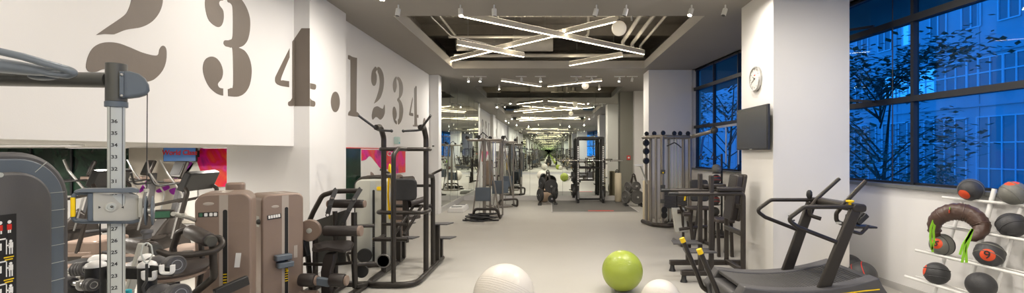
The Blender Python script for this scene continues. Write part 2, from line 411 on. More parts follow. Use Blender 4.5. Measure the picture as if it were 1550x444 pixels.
# ---------------------------------------------------------------- outdoors
M['facade'] = mat('rendered_facade', (.42,.44,.46), .8, var=.22, scale=.6, bump=.1)
M['facade_dark'] = mat('facade_window_glass', (.16,.18,.2), .25, var=.1, spec=.9)
M['facade_frame'] = mat('facade_window_frame', (.62,.64,.66), .5, var=.05)
M['facade_lit'] = mat('bright_blind', (.85,.88,.9), .6, var=.1, emit=(.25,.62,1), es=.45)
M['leaf'] = mat('leaf_green', (.12,.16,.10), .6, var=.4, scale=2)
M['bark'] = mat('bark', (.08,.06,.045), .9, var=.3)
M['asphalt'] = mat('asphalt', (.12,.12,.125), .9, var=.2)
FA = 27.0
fx = lambda y: FA-.0986*y
struct('ground', MB().bx(6.0,60,-30,90,-3.3,-3.0), 'asphalt')
bl = thing('office_building', 'long rendered office building across the street, seen through the blue glass', 'building', (FA,30,-3.0))
def fseg(mb, y0, y1, z0, z1, o0, o1): return mb.prism([(fx(y0)+o0,y0,z0),(fx(y0)+o1,y0,z0),(fx(y1)+o1,y1,z0),(fx(y1)+o0,y1,z0)], (0,0,z1-z0))
o = bl.location
fseg(MB(o), -10, 85, -3, 17, 0, 8).build('wall', 'facade', bl)
fm = MB(o)
fseg(fm, -10, 85, 7.25, 7.4, -.12, 0); fseg(fm, -10, 85, 5.1, 5.3, -.12, 0); fseg(fm,-10,85,4.35,4.5,-.1,0)
for i in range(14): fseg(fm, -1+5.6*i-.12, -1+5.6*i+.0, -3, 17, -.06, 0)
fm.build('ledge', 'facade', bl)
def fwin(y0, y1, z0, z1, nv, nh, lit=0):
    w_ = fseg(MB(o), y0, y1, z0, z1, -.03, .0).build('window', 'facade_lit' if lit else 'facade_dark', bl)
    g = MB(o)
    for i in range(nv+1):
        y = y0+(y1-y0)*i/nv; fseg(g, y-.035, y+.035, z0, z1, -.09, -.03)
    for i in range(nh+1):
        z = z0+(z1-z0)*i/nh; fseg(g, y0, y1, z-.035, z+.035, -.085, -.03)
    g.build('window_frame', 'facade_frame', w_)
for k in range(-3, 11):
    y = 27.95+2.06*k*1.0
    if y > 14: fwin(y+.9, y+2.0, 8.9, 10.3, 2, 1, lit=(k in (1,4,5)))
    if y > 14: fwin(y+.9, y+2.0, 12.3, 13.7, 2, 1, lit=(k in (3,)))
for k in range(0, 14):
    y = 19.6+1.25*k*1.6
    fwin(y, y+1.95, 5.42, 7.05, 3, 2, lit=(k in (5,6)))
for k in range(0, 9):
    y = 20.9+3.35*k
    fwin(y, y+2.75, -.6, 3.75, 4, 3)
def tree(x, y, zb, hgt, rad, n, label, seed):
    rnd = random.Random(seed)
    t = thing('street_tree', label, 'tree', (x,y,zb))
    tb = MB(t.location); top = Vector((x+.3,y,zb+hgt*.8))
    tb.tube([(x,y,zb),(x+.1,y+.1,zb+hgt*.4),top], [.09,.06,.02], 8)
    cl = []
    for i in range(38):
        a = rnd.uniform(0,2*PI); q = rnd.uniform(.25,1); zz = zb+hgt*(.25+.72*rnd.random())
        e = Vector((x+math.cos(a)*rad*q, y+math.sin(a)*rad*q, zz)); s_ = Vector((x+.1,y+.1,zz-hgt*.14))
        tb.tube([s_, (s_+e)/2+Vector((0,0,.1)), e], [.025,.016,.006], 5); cl.append(e)
    tb.build('trunk', 'bark', t)
    lf = MB(t.location)
    for i in range(n):
        e = rnd.choice(cl); g = lambda s: rnd.gauss(0,s)
        p = e+Vector((g(rad*.17),g(rad*.17),g(hgt*.03)))
        a = rnd.uniform(0,2*PI); L = rnd.uniform(.10,.24); w_ = L*.36
        d = Vector((math.cos(a),math.sin(a),rnd.uniform(-.6,.1))).normalized(); x_, y_, _ = frame(d)
        lf.add([p, p+d*L*.5+x_*w_, p+d*L, p+d*L*.5-x_*w_, p+d*L*.5+y_*.012], [(0,1,4),(1,2,4),(2,3,4),(3,0,4),(0,3,2,1)])
    lf.build('foliage', 'leaf', t, rec=False)
tree(8.6,12.4,-3.0,7.6,2.0,5200,'leafy street tree close behind the near window beside the pillar',3)
tree(6.9,18.5,-3.0,9.2,2.8,7500,'broad leafy street tree filling the far window bays',5)
tree(17.5,21.5,-3.0,4.6,1.2,1600,'small dark shrub tree against the office building',9)

# ---------------------------------------------------------------- lights
def bar_light(p0, p1, label, z=None, group='linear ceiling lights'):
    p0, p1 = Vector(p0), Vector(p1); mid = (p0+p1)/2; mid.z = p0.z
    t = thing('linear_light', label, 'light', mid, group=None)
    MB(mid).beam(p0+Vector((0,0,.0435)), p1+Vector((0,0,.0435)), .05, .10).build('housing', 'bar_body', t, bev=.004)
    d = (p1-p0).normalized()*.01
    MB(mid).beam(p0+d+Vector((0,0,-.0095)), p1-d+Vector((0,0,-.0095)), .028, .006).build('diffuser', 'bar_glow', t)
    MB(mid).beam(p0+d+Vector((0,0,.0938)), p1-d+Vector((0,0,.0938)), .040, .001).build('added_uplight', 'bar_uplight_fill', t)  # glowing strip added on top to brighten the dark void above
    for q in (.15,.85):
        p = p0.lerp(p1,q); MB(mid).cyl(p+Vector((0,0,.0945)), (p.x,p.y,5.245), .004, n=6).build('suspension_cable', 'steel', t)
    return t
def AW(px, py, z):   # point of the photo at height z
    Y = (z-H)*F/(CY-py); return Vector(((px-CX)*Y/F, Y, z))
BZ = CZ+.07
bar_light(AW(697,24,BZ),AW(975,82,BZ),'longest linear light crossing to the right in the open ceiling recess')
bar_light(AW(680,93,BZ+.08),AW(938,31,BZ+.08),'linear light rising to the globe lamp in the open ceiling recess')
bar_light(AW(692,67,BZ-.08),AW(793,86,BZ-.08),'short linear light at the left of the ceiling recess')
bar_light(AW(862,99,BZ-.05),AW(942,85,BZ-.05),'short linear light at the far right edge of the recess')
B2 = CZ-.07
bar_light(AW(759,122,B2),AW(819,131,B2),'left linear light under the far ceiling before the mirror')
bar_light(AW(829,131,B2),AW(911,122,B2),'right linear light under the far ceiling before the mirror')
for (a,b,l) in (((-2.1,1.0),(1.9,4.6),'linear light above the front of the room, long diagonal'),((-1.8,4.4),(2.2,1.6),'linear light above the front of the room, crossing diagonal'),((-2.2,2.6),(-.8,3.6),'short linear light above the front of the room')):
    bar_light((*a,BZ),(*b,BZ+.08 if 'crossing' in l else BZ),l)

def globe(px, py, Y, r, label):
    p = W(px,py,Y); t = thing('globe_lamp', label, 'lamp', p)
    MB(p).sph(p, r).build('globe_shade', 'globe', t)
    MB(p).cyl(p+Vector((0,0,r*.95)), p+Vector((0,0,r+.03)), .03).build('cap', 'steel', t)
    MB(p).cyl(p+Vector((0,0,r+.03)), (p.x,p.y,5.245), .004, n=6).build('suspension_cable', 'steel', t)
globe(937,43,8.3,.13,'white round globe lamp hanging at the end of a light bar')
globe(886,130,14.6,.11,'small globe lamp hanging in front of the mirror')

def area(loc, energy, size, rot=(0,0,0), col=(1,.93,.84), parent=None, spread=180):
    l = bpy.data.lights.new('lamp_light', 'AREA'); l.shape = 'DISK'; l.size = size; l.energy = energy; l.color = col; l.spread = R(spread)
    o = bpy.data.objects.new('lamp_light', l); COL.objects.link(o); o.rotation_euler = rot
    o.location = Vector(loc)-(parent.location if parent else Vector((0,0,0)))
    if parent: o.parent = parent
    return o
SPOTN = 0
def spot(px, py, Y, label, lit=True, tilt=(0,0), e=26, track=False):
    p = W(px,py,Y); p.z = CZ-.13
    t = thing('ceiling_spotlight', label, 'spotlight', (p.x,p.y,CZ))
    d = Vector((tilt[0],tilt[1],-1)).normalized(); h0 = Vector((p.x,p.y,CZ-.06)); h1 = h0+d*.11
    if track: MB(t.location).bx(p.x-.16,p.x+.16,p.y-.017,p.y+.017,CZ-.028,CZ).build('track', 'white', t)
    MB(t.location).cyl((p.x,p.y,CZ-(.028 if track else 0)), h0, .012).build('stem', 'white', t)
    MB(t.location).lathe([(.012,0),(.034,.004),(.036,.02),(.036,.105),(.032,.11)], h0-d*.004, d).build('spot_head', 'white', t)
    if lit:
        MB(t.location).lathe([(.001,0),(.028,.0),(.028,.004)], h1, d).build('lens', 'spot_glow', t)
    else: MB(t.location).lathe([(.001,0),(.028,.0),(.028,.002)], h1, d).build('lens', 'greydark', t)
    a = area(h1+d*.02, e if lit else 0, .07, parent=t); a.rotation_euler = Vector((0,0,-1)).rotation_difference(d).to_euler()
    return t
names1 = [(603,6,0,'ceiling spotlight at the left end of the near ceiling strip'),(697,6,1,'lit ceiling spotlight left of centre on the near ceiling strip'),(748,6,0,'unlit ceiling spotlight above the left of the recess edge'),
 (903,6,0,'unlit hooked ceiling spotlight above the globe lamp'),(948,6,0,'ceiling spotlight directly above the globe lamp, right of the hooked one'),(1047,6,1,'lit ceiling spotlight at the right of the near ceiling strip'),(1098,6,0,'ceiling spotlight nearest the clock pillar')]
for x,y,l,lb in names1: spot(x,y,7.05,lb,bool(l),(-.35 if x > 1000 else random.uniform(-.3,.3),random.uniform(-.2,.3)),12 if x > 1000 else 26)
for k,(x,l) in enumerate(((709,1),(728,1),(789,0),(818,1),(872,0),(895,1),(938,1),(957,0))):
    spot(x,118,13.6,'%s track spotlight on the far ceiling, %s' % ('lit' if l else 'unlit', ['leftmost of the row','second from the left wall','third from the left, dark one','above the left light bar end','left of the globe','above the right light bar','above the squat rack','rightmost by the grey column'][k]),bool(l),(random.uniform(-.3,.3),random.uniform(-.3,.3)),8 if x > 930 else 17,True)
for (x,Y,e_,lb) in ((-2.2,6.3,15,'added fill spotlight over the brown weight machines'),(-1.2,5.8,26,'added fill spotlight above the chin tower'),(.2,6.2,26,'added fill spotlight over the open floor, above the big white ball'),(1.6,5.8,26,'added fill spotlight above the lime green ball'),(2.4,6.2,18,'added fill spotlight nearest the leg raise station'),
  (3.2,4.6,26,'added fill spotlight above the curved treadmill'),(3.4,3.0,26,'added fill spotlight above the window side of the front room'),(-2.75,4.6,7,'added fill spotlight by the left wall over the folded number corner'),(-2.75,2.4,8,'added fill spotlight by the upper left wall above the pulley arm'),
  (-2.4,-.4,24,'added fill spotlight behind the cable machine, by the left wall'),(-.8,-.4,40,'added front row fill spotlight left of the middle'),(.8,-.4,52,'added front row fill spotlight right of the middle'),(2.6,-.4,52,'added front row fill spotlight by the windows'),
  (-1.6,-2.4,30,'added rear row fill spotlight on the left'),(1.6,-2.4,30,'added rear row fill spotlight on the right'),(-1.6,15.2,22,'added fill spotlight before the mirror on the left'),(1.6,15.2,22,'added fill spotlight before the mirror above the squat rack')):
    t = spot(CX,0,1,lb,True,(random.uniform(-.15,.15),random.uniform(-.15,.15)),e_)  # extra spotlights added as fill light, not observed fittings
    t.location = (x, Y, CZ)
# fill light panels added to brighten the alcove (cardio corner)
M['fill_panel_glow'] = emis('alcove_fill_panel', (1,.93,.84), .9)
for k,(x,y) in enumerate(((-5.2,7.8),(-7.4,7.8),(-9.6,7.8),(-5.4,5.0),(-7.6,5.0),(-5.0,2.4))):
    t = thing('alcove_fill_light', 'added fill light panel under the low alcove ceiling, %s' % ['far right by the pilaster','over the step climbers','by the dark windows','over the brown machines','in the middle','nearest the cable machine'][k], 'light', (x,y,ZS))
    MB(t.location).bx(x-.45,x+.45,y-.08,y+.08,ZS-.015,ZS).build('fill_panel_frame','white',t)
    MB(t.location).bx(x-.43,x+.43,y-.06,y+.06,ZS-.018,ZS-.015).build('diffuser','fill_panel_glow',t)
    a = area((x,y,ZS-.04), 46, .3, parent=t, spread=170)

# ---------------------------------------------------------------- services in the open recess
def duct(p0, p1, r, m, label):
    p0, p1 = Vector(p0), Vector(p1); t = thing('ventilation_duct', label, 'duct', p0)
    MB(p0).cyl(p0,p1,r,n=28).build('duct_body', m, t)
    L = (p1-p0).length; d = (p1-p0).normalized()
    for i in range(int(L/.9)+1): MB(p0).cyl(p0+d*(i*.9), p0+d*(i*.9+.03), r*1.03, n=28).build('duct_collar', m, t)
    for q in (.2,.8):
        p = p0.lerp(p1,q); MB(p0).cyl(p+Vector((0,0,r*.9)), (p.x,p.y,5.245), .006, n=6).build('hanger','steel',t)
duct((-2.3,11.9,4.5),(-.9,11.9,4.5),.20,'duct_dark','dark insulated round duct at the left of the recess')
duct((-.9,11.95,4.5),(.1,11.95,4.5),.20,'duct','bright metal round duct continuing from the dark one')
duct((-2.3,8.6,4.75),(2.3,8.6,4.75),.22,'duct_dark','dark round duct across the near side of the recess')
duct((-3.0,15.0,4.7),(3.0,15.0,4.7),.22,'duct','metal round duct above the far ceiling')
duct((-2.0,2.4,4.7),(2.3,2.4,4.7),.24,'duct','metal round duct above the front of the room')
def pipe(pts, r, label, m='pipe'):
    pts = fillet(pts, .12); t = MB(pts[0]); t.tube(pts, r, 12); o_ = t.build('pipe', m); return tag(o_, label, 'pipe')
pipe([(-2.4,12.1,4.22),(2.4,12.1,4.22)],.045,'pale pipe running along the far edge of the recess')
pipe([(-2.3,10.9,4.4),(.9,10.9,4.4),(.9,10.9,5.2)],.03,'thin pale pipe bending up in the recess')
for k,x in enumerate((1.78,2.04,2.28)):
    pipe([(x,7.8,4.42),(x,11.5+.2*k,4.42),(x+.05,11.6+.2*k,4.28)],.042 if k<2 else .03,['leftmost','middle','rightmost'][k]+' of the parallel pipes at the right of the recess')
pipe([(-2.2,7.8,4.5),(-2.2,12.2,4.5)],.025,'conduit along the left side of the recess','duct')
pipe([(-2.35,9.0,5.1),(-2.3,9.3,4.4),(-2.1,10.2,4.25),(-1.5,10.6,4.2),(-1.2,10.7,4.12)],.012,'looped white cable at the left of the recess','white')
pipe([(-1.4,9.2,4.62),(1.6,9.2,4.62),(1.6,9.2,4.3)],.018,'thin white sprinkler line across the recess','white')
for k,x in enumerate((-.9,.6,1.3)):
    t = thing('ceiling_diffuser', ['round air diffuser at the left of the recess','round air diffuser in the middle of the recess','round air diffuser near the globe lamp'][k], 'vent', (x,9.7,4.85))
    MB(t.location).lathe([(.02,0),(.24,0),(.26,.03),(.24,.09),(.12,.12),(.12,.4)], (x,9.7,4.85)).build('diffuser_body','duct',t)
    g = MB(t.location)
    for r_ in (.06,.11,.16,.21): g.torus((x,9.7,4.85),(0,0,1),r_,.008)
    g.build('louver_ring','pipe',t)
tr = thing('cable_tray', 'perforated cable tray under the concrete slab in the recess', 'cable tray', (-.4,10.2,4.8))
MB(tr.location).bx(-2.3,2.3,10.05,10.07,4.7,4.78).bx(-2.3,2.3,10.33,10.35,4.7,4.78).build('tray_side','duct',tr)
g = MB(tr.location)
for i in range(24): g.bx(-2.3+i*.195,-2.25+i*.195,10.07,10.33,4.70,4.715)
g.build('rung','duct',tr)

# ---------------------------------------------------------------- painted numbers
def onX(px, py, X): Y = X*F/(px-CX); return Vector((X, Y, H-(py-CY)*Y/F))
def digit(name, label, pieces, parent=None):
    """pieces: (crop origin x, y, scale, plane, pts); plane ('X', x) or ('Y', y)"""
    mb = MB(); first = None
    for (ox,oy,sc,pl,pts) in pieces:
        pp = [(ox+p[0]/sc, oy+p[1]/sc) for p in smooth_closed(pts)]
        if pl[0] == 'X': poly = [onX(x,y,pl[1]) for x,y in pp]; vec = (.003,0,0)
        else: poly = [W(x,y,pl[1]) for x,y in pp]; vec = (0,-.003,0)
        if first is None: first = sum(poly, Vector())/len(poly); mb.o = first
        mb.prism(poly, vec)
    o_ = mb.build(name, 'digit', bev=0); bm = bmesh.new(); bm.from_mesh(o_.data); bmesh.ops.triangulate(bm, faces=[f_ for f_ in bm.faces if len(f_.verts) > 4]); bm.to_mesh(o_.data); bm.free()
    for p in o_.data.polygons: p.use_smooth = False
    return tag(o_, label, 'wall number')
def ell(cx, cy, rx, ry): return [(cx+rx*math.cos(2*PI*i/12), cy+ry*math.sin(2*PI*i/12)) for i in range(12)]
U = ('X', XS); c1 = (120,0,2.957,U); c2 = (295,0,2.775,U); c3 = (405,30,2.958)
digit('wall_number','large painted stencil number 2 behind the grey pulley arm',[(*c1,[(232,0),(222,35),(205,65),(165,95),(120,125),(75,157,1),(110,153),(150,154),(165,150),(210,133),(275,122),(320,100),(350,68),(368,30),(373,-10),(368,-60),(340,-120),(290,-140),(240,-120),(228,-70),(235,-30)]),
 (*c1,[(30,290),(38,255),(58,218),(90,196),(130,189),(175,194),(225,212),(280,235),(330,248),(352,245),(358,222),(368,207),(380,207),(389,225),(388,270),(375,310),(350,342),(320,362),(270,368),(200,345),(150,322),(110,310),(75,322),(45,322),(32,310)])])
digit('wall_number','large painted stencil number 3 high on the upper left wall',[(*c2,[(42,0),(44,40),(58,85),(90,112),(110,108),(120,80),(118,45),(102,20),(104,5),(118,2,1),(118,-30,1),(80,-40),(50,-30)]),
 (*c2,[(136,-30,1),(136,5),(150,15),(158,40),(158,150),(145,168),(125,170),(120,182),(128,194),(148,200),(158,215),(160,355),(150,370),(138,375,1),(139,404,1),(180,406),(210,390),(230,355),(238,300),(230,250),(210,215),(183,200,1),(205,190),(222,165),(231,120),(229,70),(210,20),(180,-15)]),
 (*c2,[(66,238),(90,245),(108,268),(117,300),(112,330),(96,352),(102,368),(118,372,1),(118,402,1),(90,392),(60,365),(40,325),(33,285),(42,252)])])
digit('wall_number','large painted number 4 folded around the corner of the pilaster',[(*c3,U,[(98,128,1),(98,168,1),(60,262),(70,271),(96,275,1),(96,302,1),(60,296),(38,285),(33,265),(42,240)]),
 (*c3,U,[(110,98,1),(119.8,85,1),(119.8,386,1),(95,386),(92,370),(103,362),(110,350,1)]),
 (*c3,('Y',6.36),[(120.3,85,1),(152,38,1),(189.5,38,1),(189.5,387,1),(120.3,387,1)]),
 (*c3,('X',XC),[(190.5,352,1),(197,360),(212,368),(210,388),(190.5,387,1)]),(*c3,('X',XC),[(190.5,284,1),(214,290),(216,305),(210,313),(190.5,309,1)])])
digit('wall_number','large painted full stop on the pilaster after the folded 4',[(*c3,('X',XC),ell(303,368,20,46))])
V = ('X', XL); c4 = (520,70,3.7,V); c5 = (590,100,4.229,V)
digit('wall_number','painted number 1 on the left wall just past the pilaster',[(*c4,[(25,50,1),(35,52),(50,60),(75,66,1),(72,345),(76,368),(87,380),(86,397,1),(55,394),(25,388,1),(27,372),(36,360),(38,340),(38,90),(34,78),(24,70,1)])])
digit('wall_number','painted stencil number 2 between the 1 and 3 on the left wall',[(*c4,[(180,115),(188,130),(180,145),(185,165),(184,200),(176,220),(165,220),(156,200),(155,170),(160,140),(172,120)]),
 (*c4,[(190,118),(205,122),(220,150),(226,190),(222,240),(208,285),(190,308),(170,322,1),(185,285),(198,240),(202,200),(198,165),(190,140)]),
 (*c4,[(163,360),(172,343),(190,337),(205,345),(220,350),(228,328),(231,345),(230,375),(220,400),(205,412),(190,400),(178,398),(163,412),(158,392)])])
digit('wall_number','painted stencil number 3 near the far end of the left wall',[(*c5,[(40,68),(44,75),(42,95),(44,130),(38,160),(30,170),(22,150),(20,115),(27,85)]),
 (*c5,[(50,70),(65,78),(80,110),(84,150),(78,185),(62,212,1),(76,235),(85,275),(82,320),(72,355),(58,374),(52,370),(52,345),(58,330),(60,270),(56,235),(48,222),(50,208),(58,195),(60,140),(55,100),(48,85)]),
 (*c5,[(28,260),(38,275),(44,305),(42,330),(36,345),(44,355),(44,374),(30,360),(20,330),(17,295),(20,270)])])
digit('wall_number','smaller painted number 4 beside the mirror column',[(*c5,[(165,128,1),(172,130,1),(174,360),(180,375),(180,389,1),(148,387,1),(149,375),(157,365),(156,165),(160,140)]),
 (*c5,[(145,200,1),(147,215,1),(134,300,1),(150,303,1),(150,322,1),(125,315),(126,295)]),(*c5,[(174,312,1),(183,315),(182,332),(174,330,1)])])
digit('wall_number','small painted full stop at the end of the left wall numbers',[(*c5,ell(221,367,9,34))])
M['steelgrey'] = mat('light_steel_grey', srgb(142,136,128), .36, .35, var=.06)

# ================================================================ EQUIPMENT
def tubeb(t, pts, r, m, name, rad=.06, n=12, bev=0, closed=False, **k):
    return MB(t.location).tube(fillet(pts, rad, closed=closed), r, n, closed=closed, **k).build(name, m, t)

# ---------------------------------------------------------------- foreground cable machine
t = thing('cable_machine', 'large foreground cable machine with grey shroud, pulley arm and numbered aluminium column', 'exercise machine', (-2.10,2.3,0))
L = t.location; PX = -2.10
VA = math.atan2(655,720); VD = Vector((-math.sin(VA), math.cos(VA), 0)); VX = Vector((math.cos(VA), math.sin(VA), 0))   # the column faces the middle of the room
P0 = Vector((-2.092,2.3,0))
def K(px, py, s_=0.0):
    """photo point on the vertical plane through the column, s_ metres nearer"""
    d = Vector(((px-CX)/F, 1, -(py-CY)/F)); n = VD
    k = (n.dot(P0)-s_)/n.dot(d); return Vector((0,0,H))+d*k
colm = MB(L).rbox((P0.x,P0.y,.99), (.066,.066,1.98), .012, rz=VA).build('column', 'alu', t)
g = MB(L)
for s_ in (-1,1):
    c_ = P0+VX*s_*.0215-VD*.0332; g.box((c_.x,c_.y,.99),(.003,.0015,1.98),rz=VA)
g.build('groove', 'greydark', colm)
for n_, y_ in ((36,184),(35,202),(34,220),(33,238),(32,256.3),(31,275),(30,293),(29,311),(28,329),(27,347),(26,365),(25,382.5),(24,400.5),(23,418.5),(22,436.5),(21,454)):
    p = K(173, y_, .0338); text(str(n_), .0235, p, VX, (0,0,1), 'black', 'number', colm, L, depth=.0003, bold=.0006)
def cy(z): return (P0.x,P0.y,z)
MB(L).cyl((P0.x,P0.y,1.995),(P0.x,P0.y,2.18),.0415,n=32).build('top_joint', 'greydark', t, bev=.003)
MB(L).rbox(cy(1.982), (.088,.088,.028), .04, rz=VA).build('collar', 'slate', t, bev=.003)
a = tubeb(t, [W(-420,103,2.3), W(-60,118,2.3), W(165,121.5,2.3)], .037, 'greydark', 'arm', n=20)
hp = [W(-200,70,2.15), W(-90,66,2.12), W(0,78,2.1), W(35,86,2.1), W(75,98,2.1), W(104,106,2.11), W(112,110,2.12), W(103,114,2.13), W(80,112,2.14), W(40,104,2.15), W(0,96,2.15), W(-60,92,2.16), W(-180,96,2.2)]
MB(L).tube(fillet(hp,.05), .0165, 14).build('handle', 'greytube', t)
MB(L).tube([W(-120,98,2.17),W(-20,97,2.17),W(30,103,2.16),W(60,107,2.15),W(96,111,2.14)], [.038,.036,.030,.024,.012], 14).build('handle_grip', 'greytube', t)
MB(L).sph(W(66,116,2.2), (.07,.03,.018)).build('handle_bracket', 'slate', t)
poly = [K(182,107,.05), K(196,107,.05), K(210,111,.05), K(220,118,.05), K(226,128,.05), K(227,137,.05), K(222,143,.05), K(212,146,.05), K(196,148,.05), K(182,149,.05)]
cap = MB(L).prism(poly, VD*.09).build('pulley_cap', 'slate', t, bev=.014, seg=3)
fl = K(184,128,.055); MB(L).box(fl,(.016,.012,.125),rz=VA).build('cap_flange', 'slate', cap, bev=.002)
for y_ in (113,145): MB(L).sph(K(184,y_,.064), .006, 14, 8).build('bolt', 'steel', cap)
MB(L).cyl(K(223,138,0), K(222,292,0), .0021, n=8).build('cable', 'black', t)
MB(L).cyl(K(151.5,330,-.03), K(151.5,560,-.03), .003, n=8).build('rear_cable', 'black', t)
def cr7(X, Y, s_=.05): return K(100+X/5.547, 270+Y/5.547, s_)
car = MB(L).prism([cr7(225,120),cr7(520,120),cr7(612,148,.0),cr7(612,345,.0),cr7(520,362),cr7(225,362)], VD*.08).build('carriage', 'cast', t, bev=.003)
MB(L).prism([cr7(60,112,.055),cr7(130,92,.06),cr7(560,84,.06),cr7(618,98,.02),cr7(618,124,.02),cr7(560,122,.06),cr7(130,122,.06),cr7(70,130,.055)], VD*.10).build('carriage_rim', 'slate', car, bev=.004)
MB(L).prism([cr7(60,350,.055),cr7(130,360,.06),cr7(560,360,.06),cr7(618,345,.02),cr7(618,368,.02),cr7(560,384,.06),cr7(130,384,.06),cr7(70,372,.055)], VD*.10).build('carriage_rim', 'slate', car, bev=.004)
MB(L).lathe([(.0,.0),(.019,.0),(.020,-.003),(.013,-.003),(.011,-.010),(.0005,-.010)], cr7(376,243,.0505), VD, 28).build('dial', 'alu', car)
MB(L).lathe([(.022,.001),(.022,-.003),(.0185,-.004),(.018,.001)], cr7(376,243,.0505), VD, 32).build('dial_ring', 'cast', car)
MB(L).sph(cr7(384,240,.062), .006, 14, 8).build('dial_pin', 'greydark', car)
for q, s_ in ((272,1),(484,-1)):
    MB(L).prism([cr7(q,234,.0505),cr7(q+22*s_,245,.0505),cr7(q,256,.0505)], VD*-.0008).build('arrow_mark', 'black', car)
tubeb(t, [cr7(215,128,.03),cr7(80,126,.03),cr7(62,155,.03),cr7(60,335,.03),cr7(80,362,.03),cr7(215,364,.03)], .0085, 'slate', 'pull_handle', rad=.02)
MB(L).prism([cr7(178,122),cr7(228,122),cr7(228,364),cr7(178,364)], VD*.08).build('carriage_side', 'slate', t, bev=.004)
p_ = cr7(58,243,.035); MB(L).rbox(p_, (.017,.022,.088), .006, rz=VA).build('yellow_grip', 'yellow', t, bev=.002)
MB(L).prism([cr7(606,170,.03),cr7(642,170,.03),cr7(642,330,.03),cr7(606,330,.03)], VD*.05).build('swivel_bracket', 'cast', t, bev=.003)
for X_ in (672, 728):
    MB(L).lathe([(.0,-.006),(.05,-.006),(.073,-.003),(.073,.003),(.05,.006),(.0,.006)], cr7(X_,272,.0), (VX-VD*.10).normalized(), 32).build('pulley_wheel', 'slate', t)
MB(L).cyl(cr7(652,270,0), cr7(748,270,0), .012).build('pulley_axle', 'steel', t)
MB(L).cyl(cr7(675,115,0), cr7(675,90,0), .011).build('cable_guide', 'cast', t)
MB(L).lathe([(.008,.0),(.023,-.003),(.026,-.010),(.026,-.018),(.019,-.026),(.018,-.046),(.008,-.048)], K(222.5,347,0)).build('cable_stop', 'charcoal', t)
kp = [K(216,372),K(222,367),K(229,372),K(231,385),K(226,396),K(222,400),K(218,396),K(213.5,385)]
MB(L).tube(fillet(kp,.01,closed=True), .0036, 10, closed=True).build('carabiner', 'alu', t)
tubeb(t, [K(222,400),K(222,425),K(216,436),K(226,470)], .006, 'black', 'strap', .02)
# weight tower shroud (its long side faces the camera)
TX = -2.31
def prof(yf, zt, r, y0_=1.35, n=10):
    pts = [(y0_,0),(yf,0)]
    for k in range(n+1):
        a_ = PI/2*k/n; pts.append((yf-r+r*math.cos(a_), zt-r+r*math.sin(a_)))
    pts.append((y0_, zt)); return pts
body = MB(L).prism([(TX-.50,y,z) for y,z in prof(2.335,1.752,.23)], (.46,0,0)).build('weight_shroud', 'charcoal', t, bev=.02, seg=3)
MB(L).prism([(TX-.06,y,z) for y,z in prof(2.292,1.722,.20)], (.035,0,0)).build('shroud_band', 'slate', body, bev=.006)
MB(L).prism([(TX-.06,y,z) for y,z in prof(2.222,1.665,.15)], (.055,0,0)).build('shroud_panel', 'charcoal', body, bev=.014, seg=3)
for k in range(17):
    z = 1.56-.083*k
    if z > .1: MB(L).bx(TX-.0255,TX-.0225,2.224,2.292,z-.0012,z+.0012).build('groove', 'alu', body)
for (y_,z_,y2,z2) in ((2.16,1.66,2.21,1.705),(2.0,1.70,2.01,1.752-.03)):
    MB(L).beam((TX-.0245,y_,z_),(TX-.0245,y2,z2),.003,.0025).build('groove', 'alu', body)
MB(L).cyl((TX-.012,2.005,1.655),(TX+.0005,2.005,1.655),.010).build('screw_cap', 'alu', body)
dx = TX-.0045
dec = MB(L).prism([(dx,1.72,1.485),(dx,2.066,1.485),(dx,2.066,.75),(dx,1.72,.75)][::-1], (.0012,0,0)).build('instruction_decal', 'slotblack', t)
def ic(y0_,y1_,z0_,z1_,m,nm='pictogram'): MB(L).bx(dx+.0012,dx+.0018,y0_,y1_,z0_,z1_).build(nm, m, dec)
for k, m_ in enumerate(('white','white')):
    y_ = 2.005+.034*k; MB(L).cyl((dx+.0012,y_,1.452),(dx+.002,y_,1.452),.0075,n=14).build('pictogram', m_, dec); ic(y_-.009,y_+.009,1.418,1.442,'red'); ic(y_-.006,y_-.001,1.405,1.418,'white'); ic(y_+.001,y_+.006,1.405,1.418,'white')
for k in range(4):
    z_ = 1.345-.096*k
    ic(1.998,2.002,z_-.03,z_+.04,'white'); ic(2.026,2.030,z_-.03,z_+.04,'white'); ic(1.998,2.030,z_+.034,z_+.04,'white'); ic(2.004,2.010,z_-.01,z_+.02,'white')
    MB(L).cyl((dx+.0012,2.044,z_+.024),(dx+.002,2.044,z_+.024),.006,n=12).build('pictogram','white',dec); ic(2.036,2.053,z_-.005,z_+.018,'white'); ic(2.038,2.043,z_-.032,z_-.005,'white'); ic(2.047,2.052,z_-.032,z_-.005,'white'); ic(2.030,2.040,z_+.004,z_+.010,'white')
    ic(2.018,2.056,z_-.046,z_-.041,'yellow'); ic(2.022,2.052,z_-.056,z_-.051,'yellow')
# base
MB(L).bx(PX-.10,PX+.10,2.2,2.5,0,.06).bx(-2.8,PX,2.30,2.42,0,.06).build('base_frame', 'greydark', t, bev=.006)

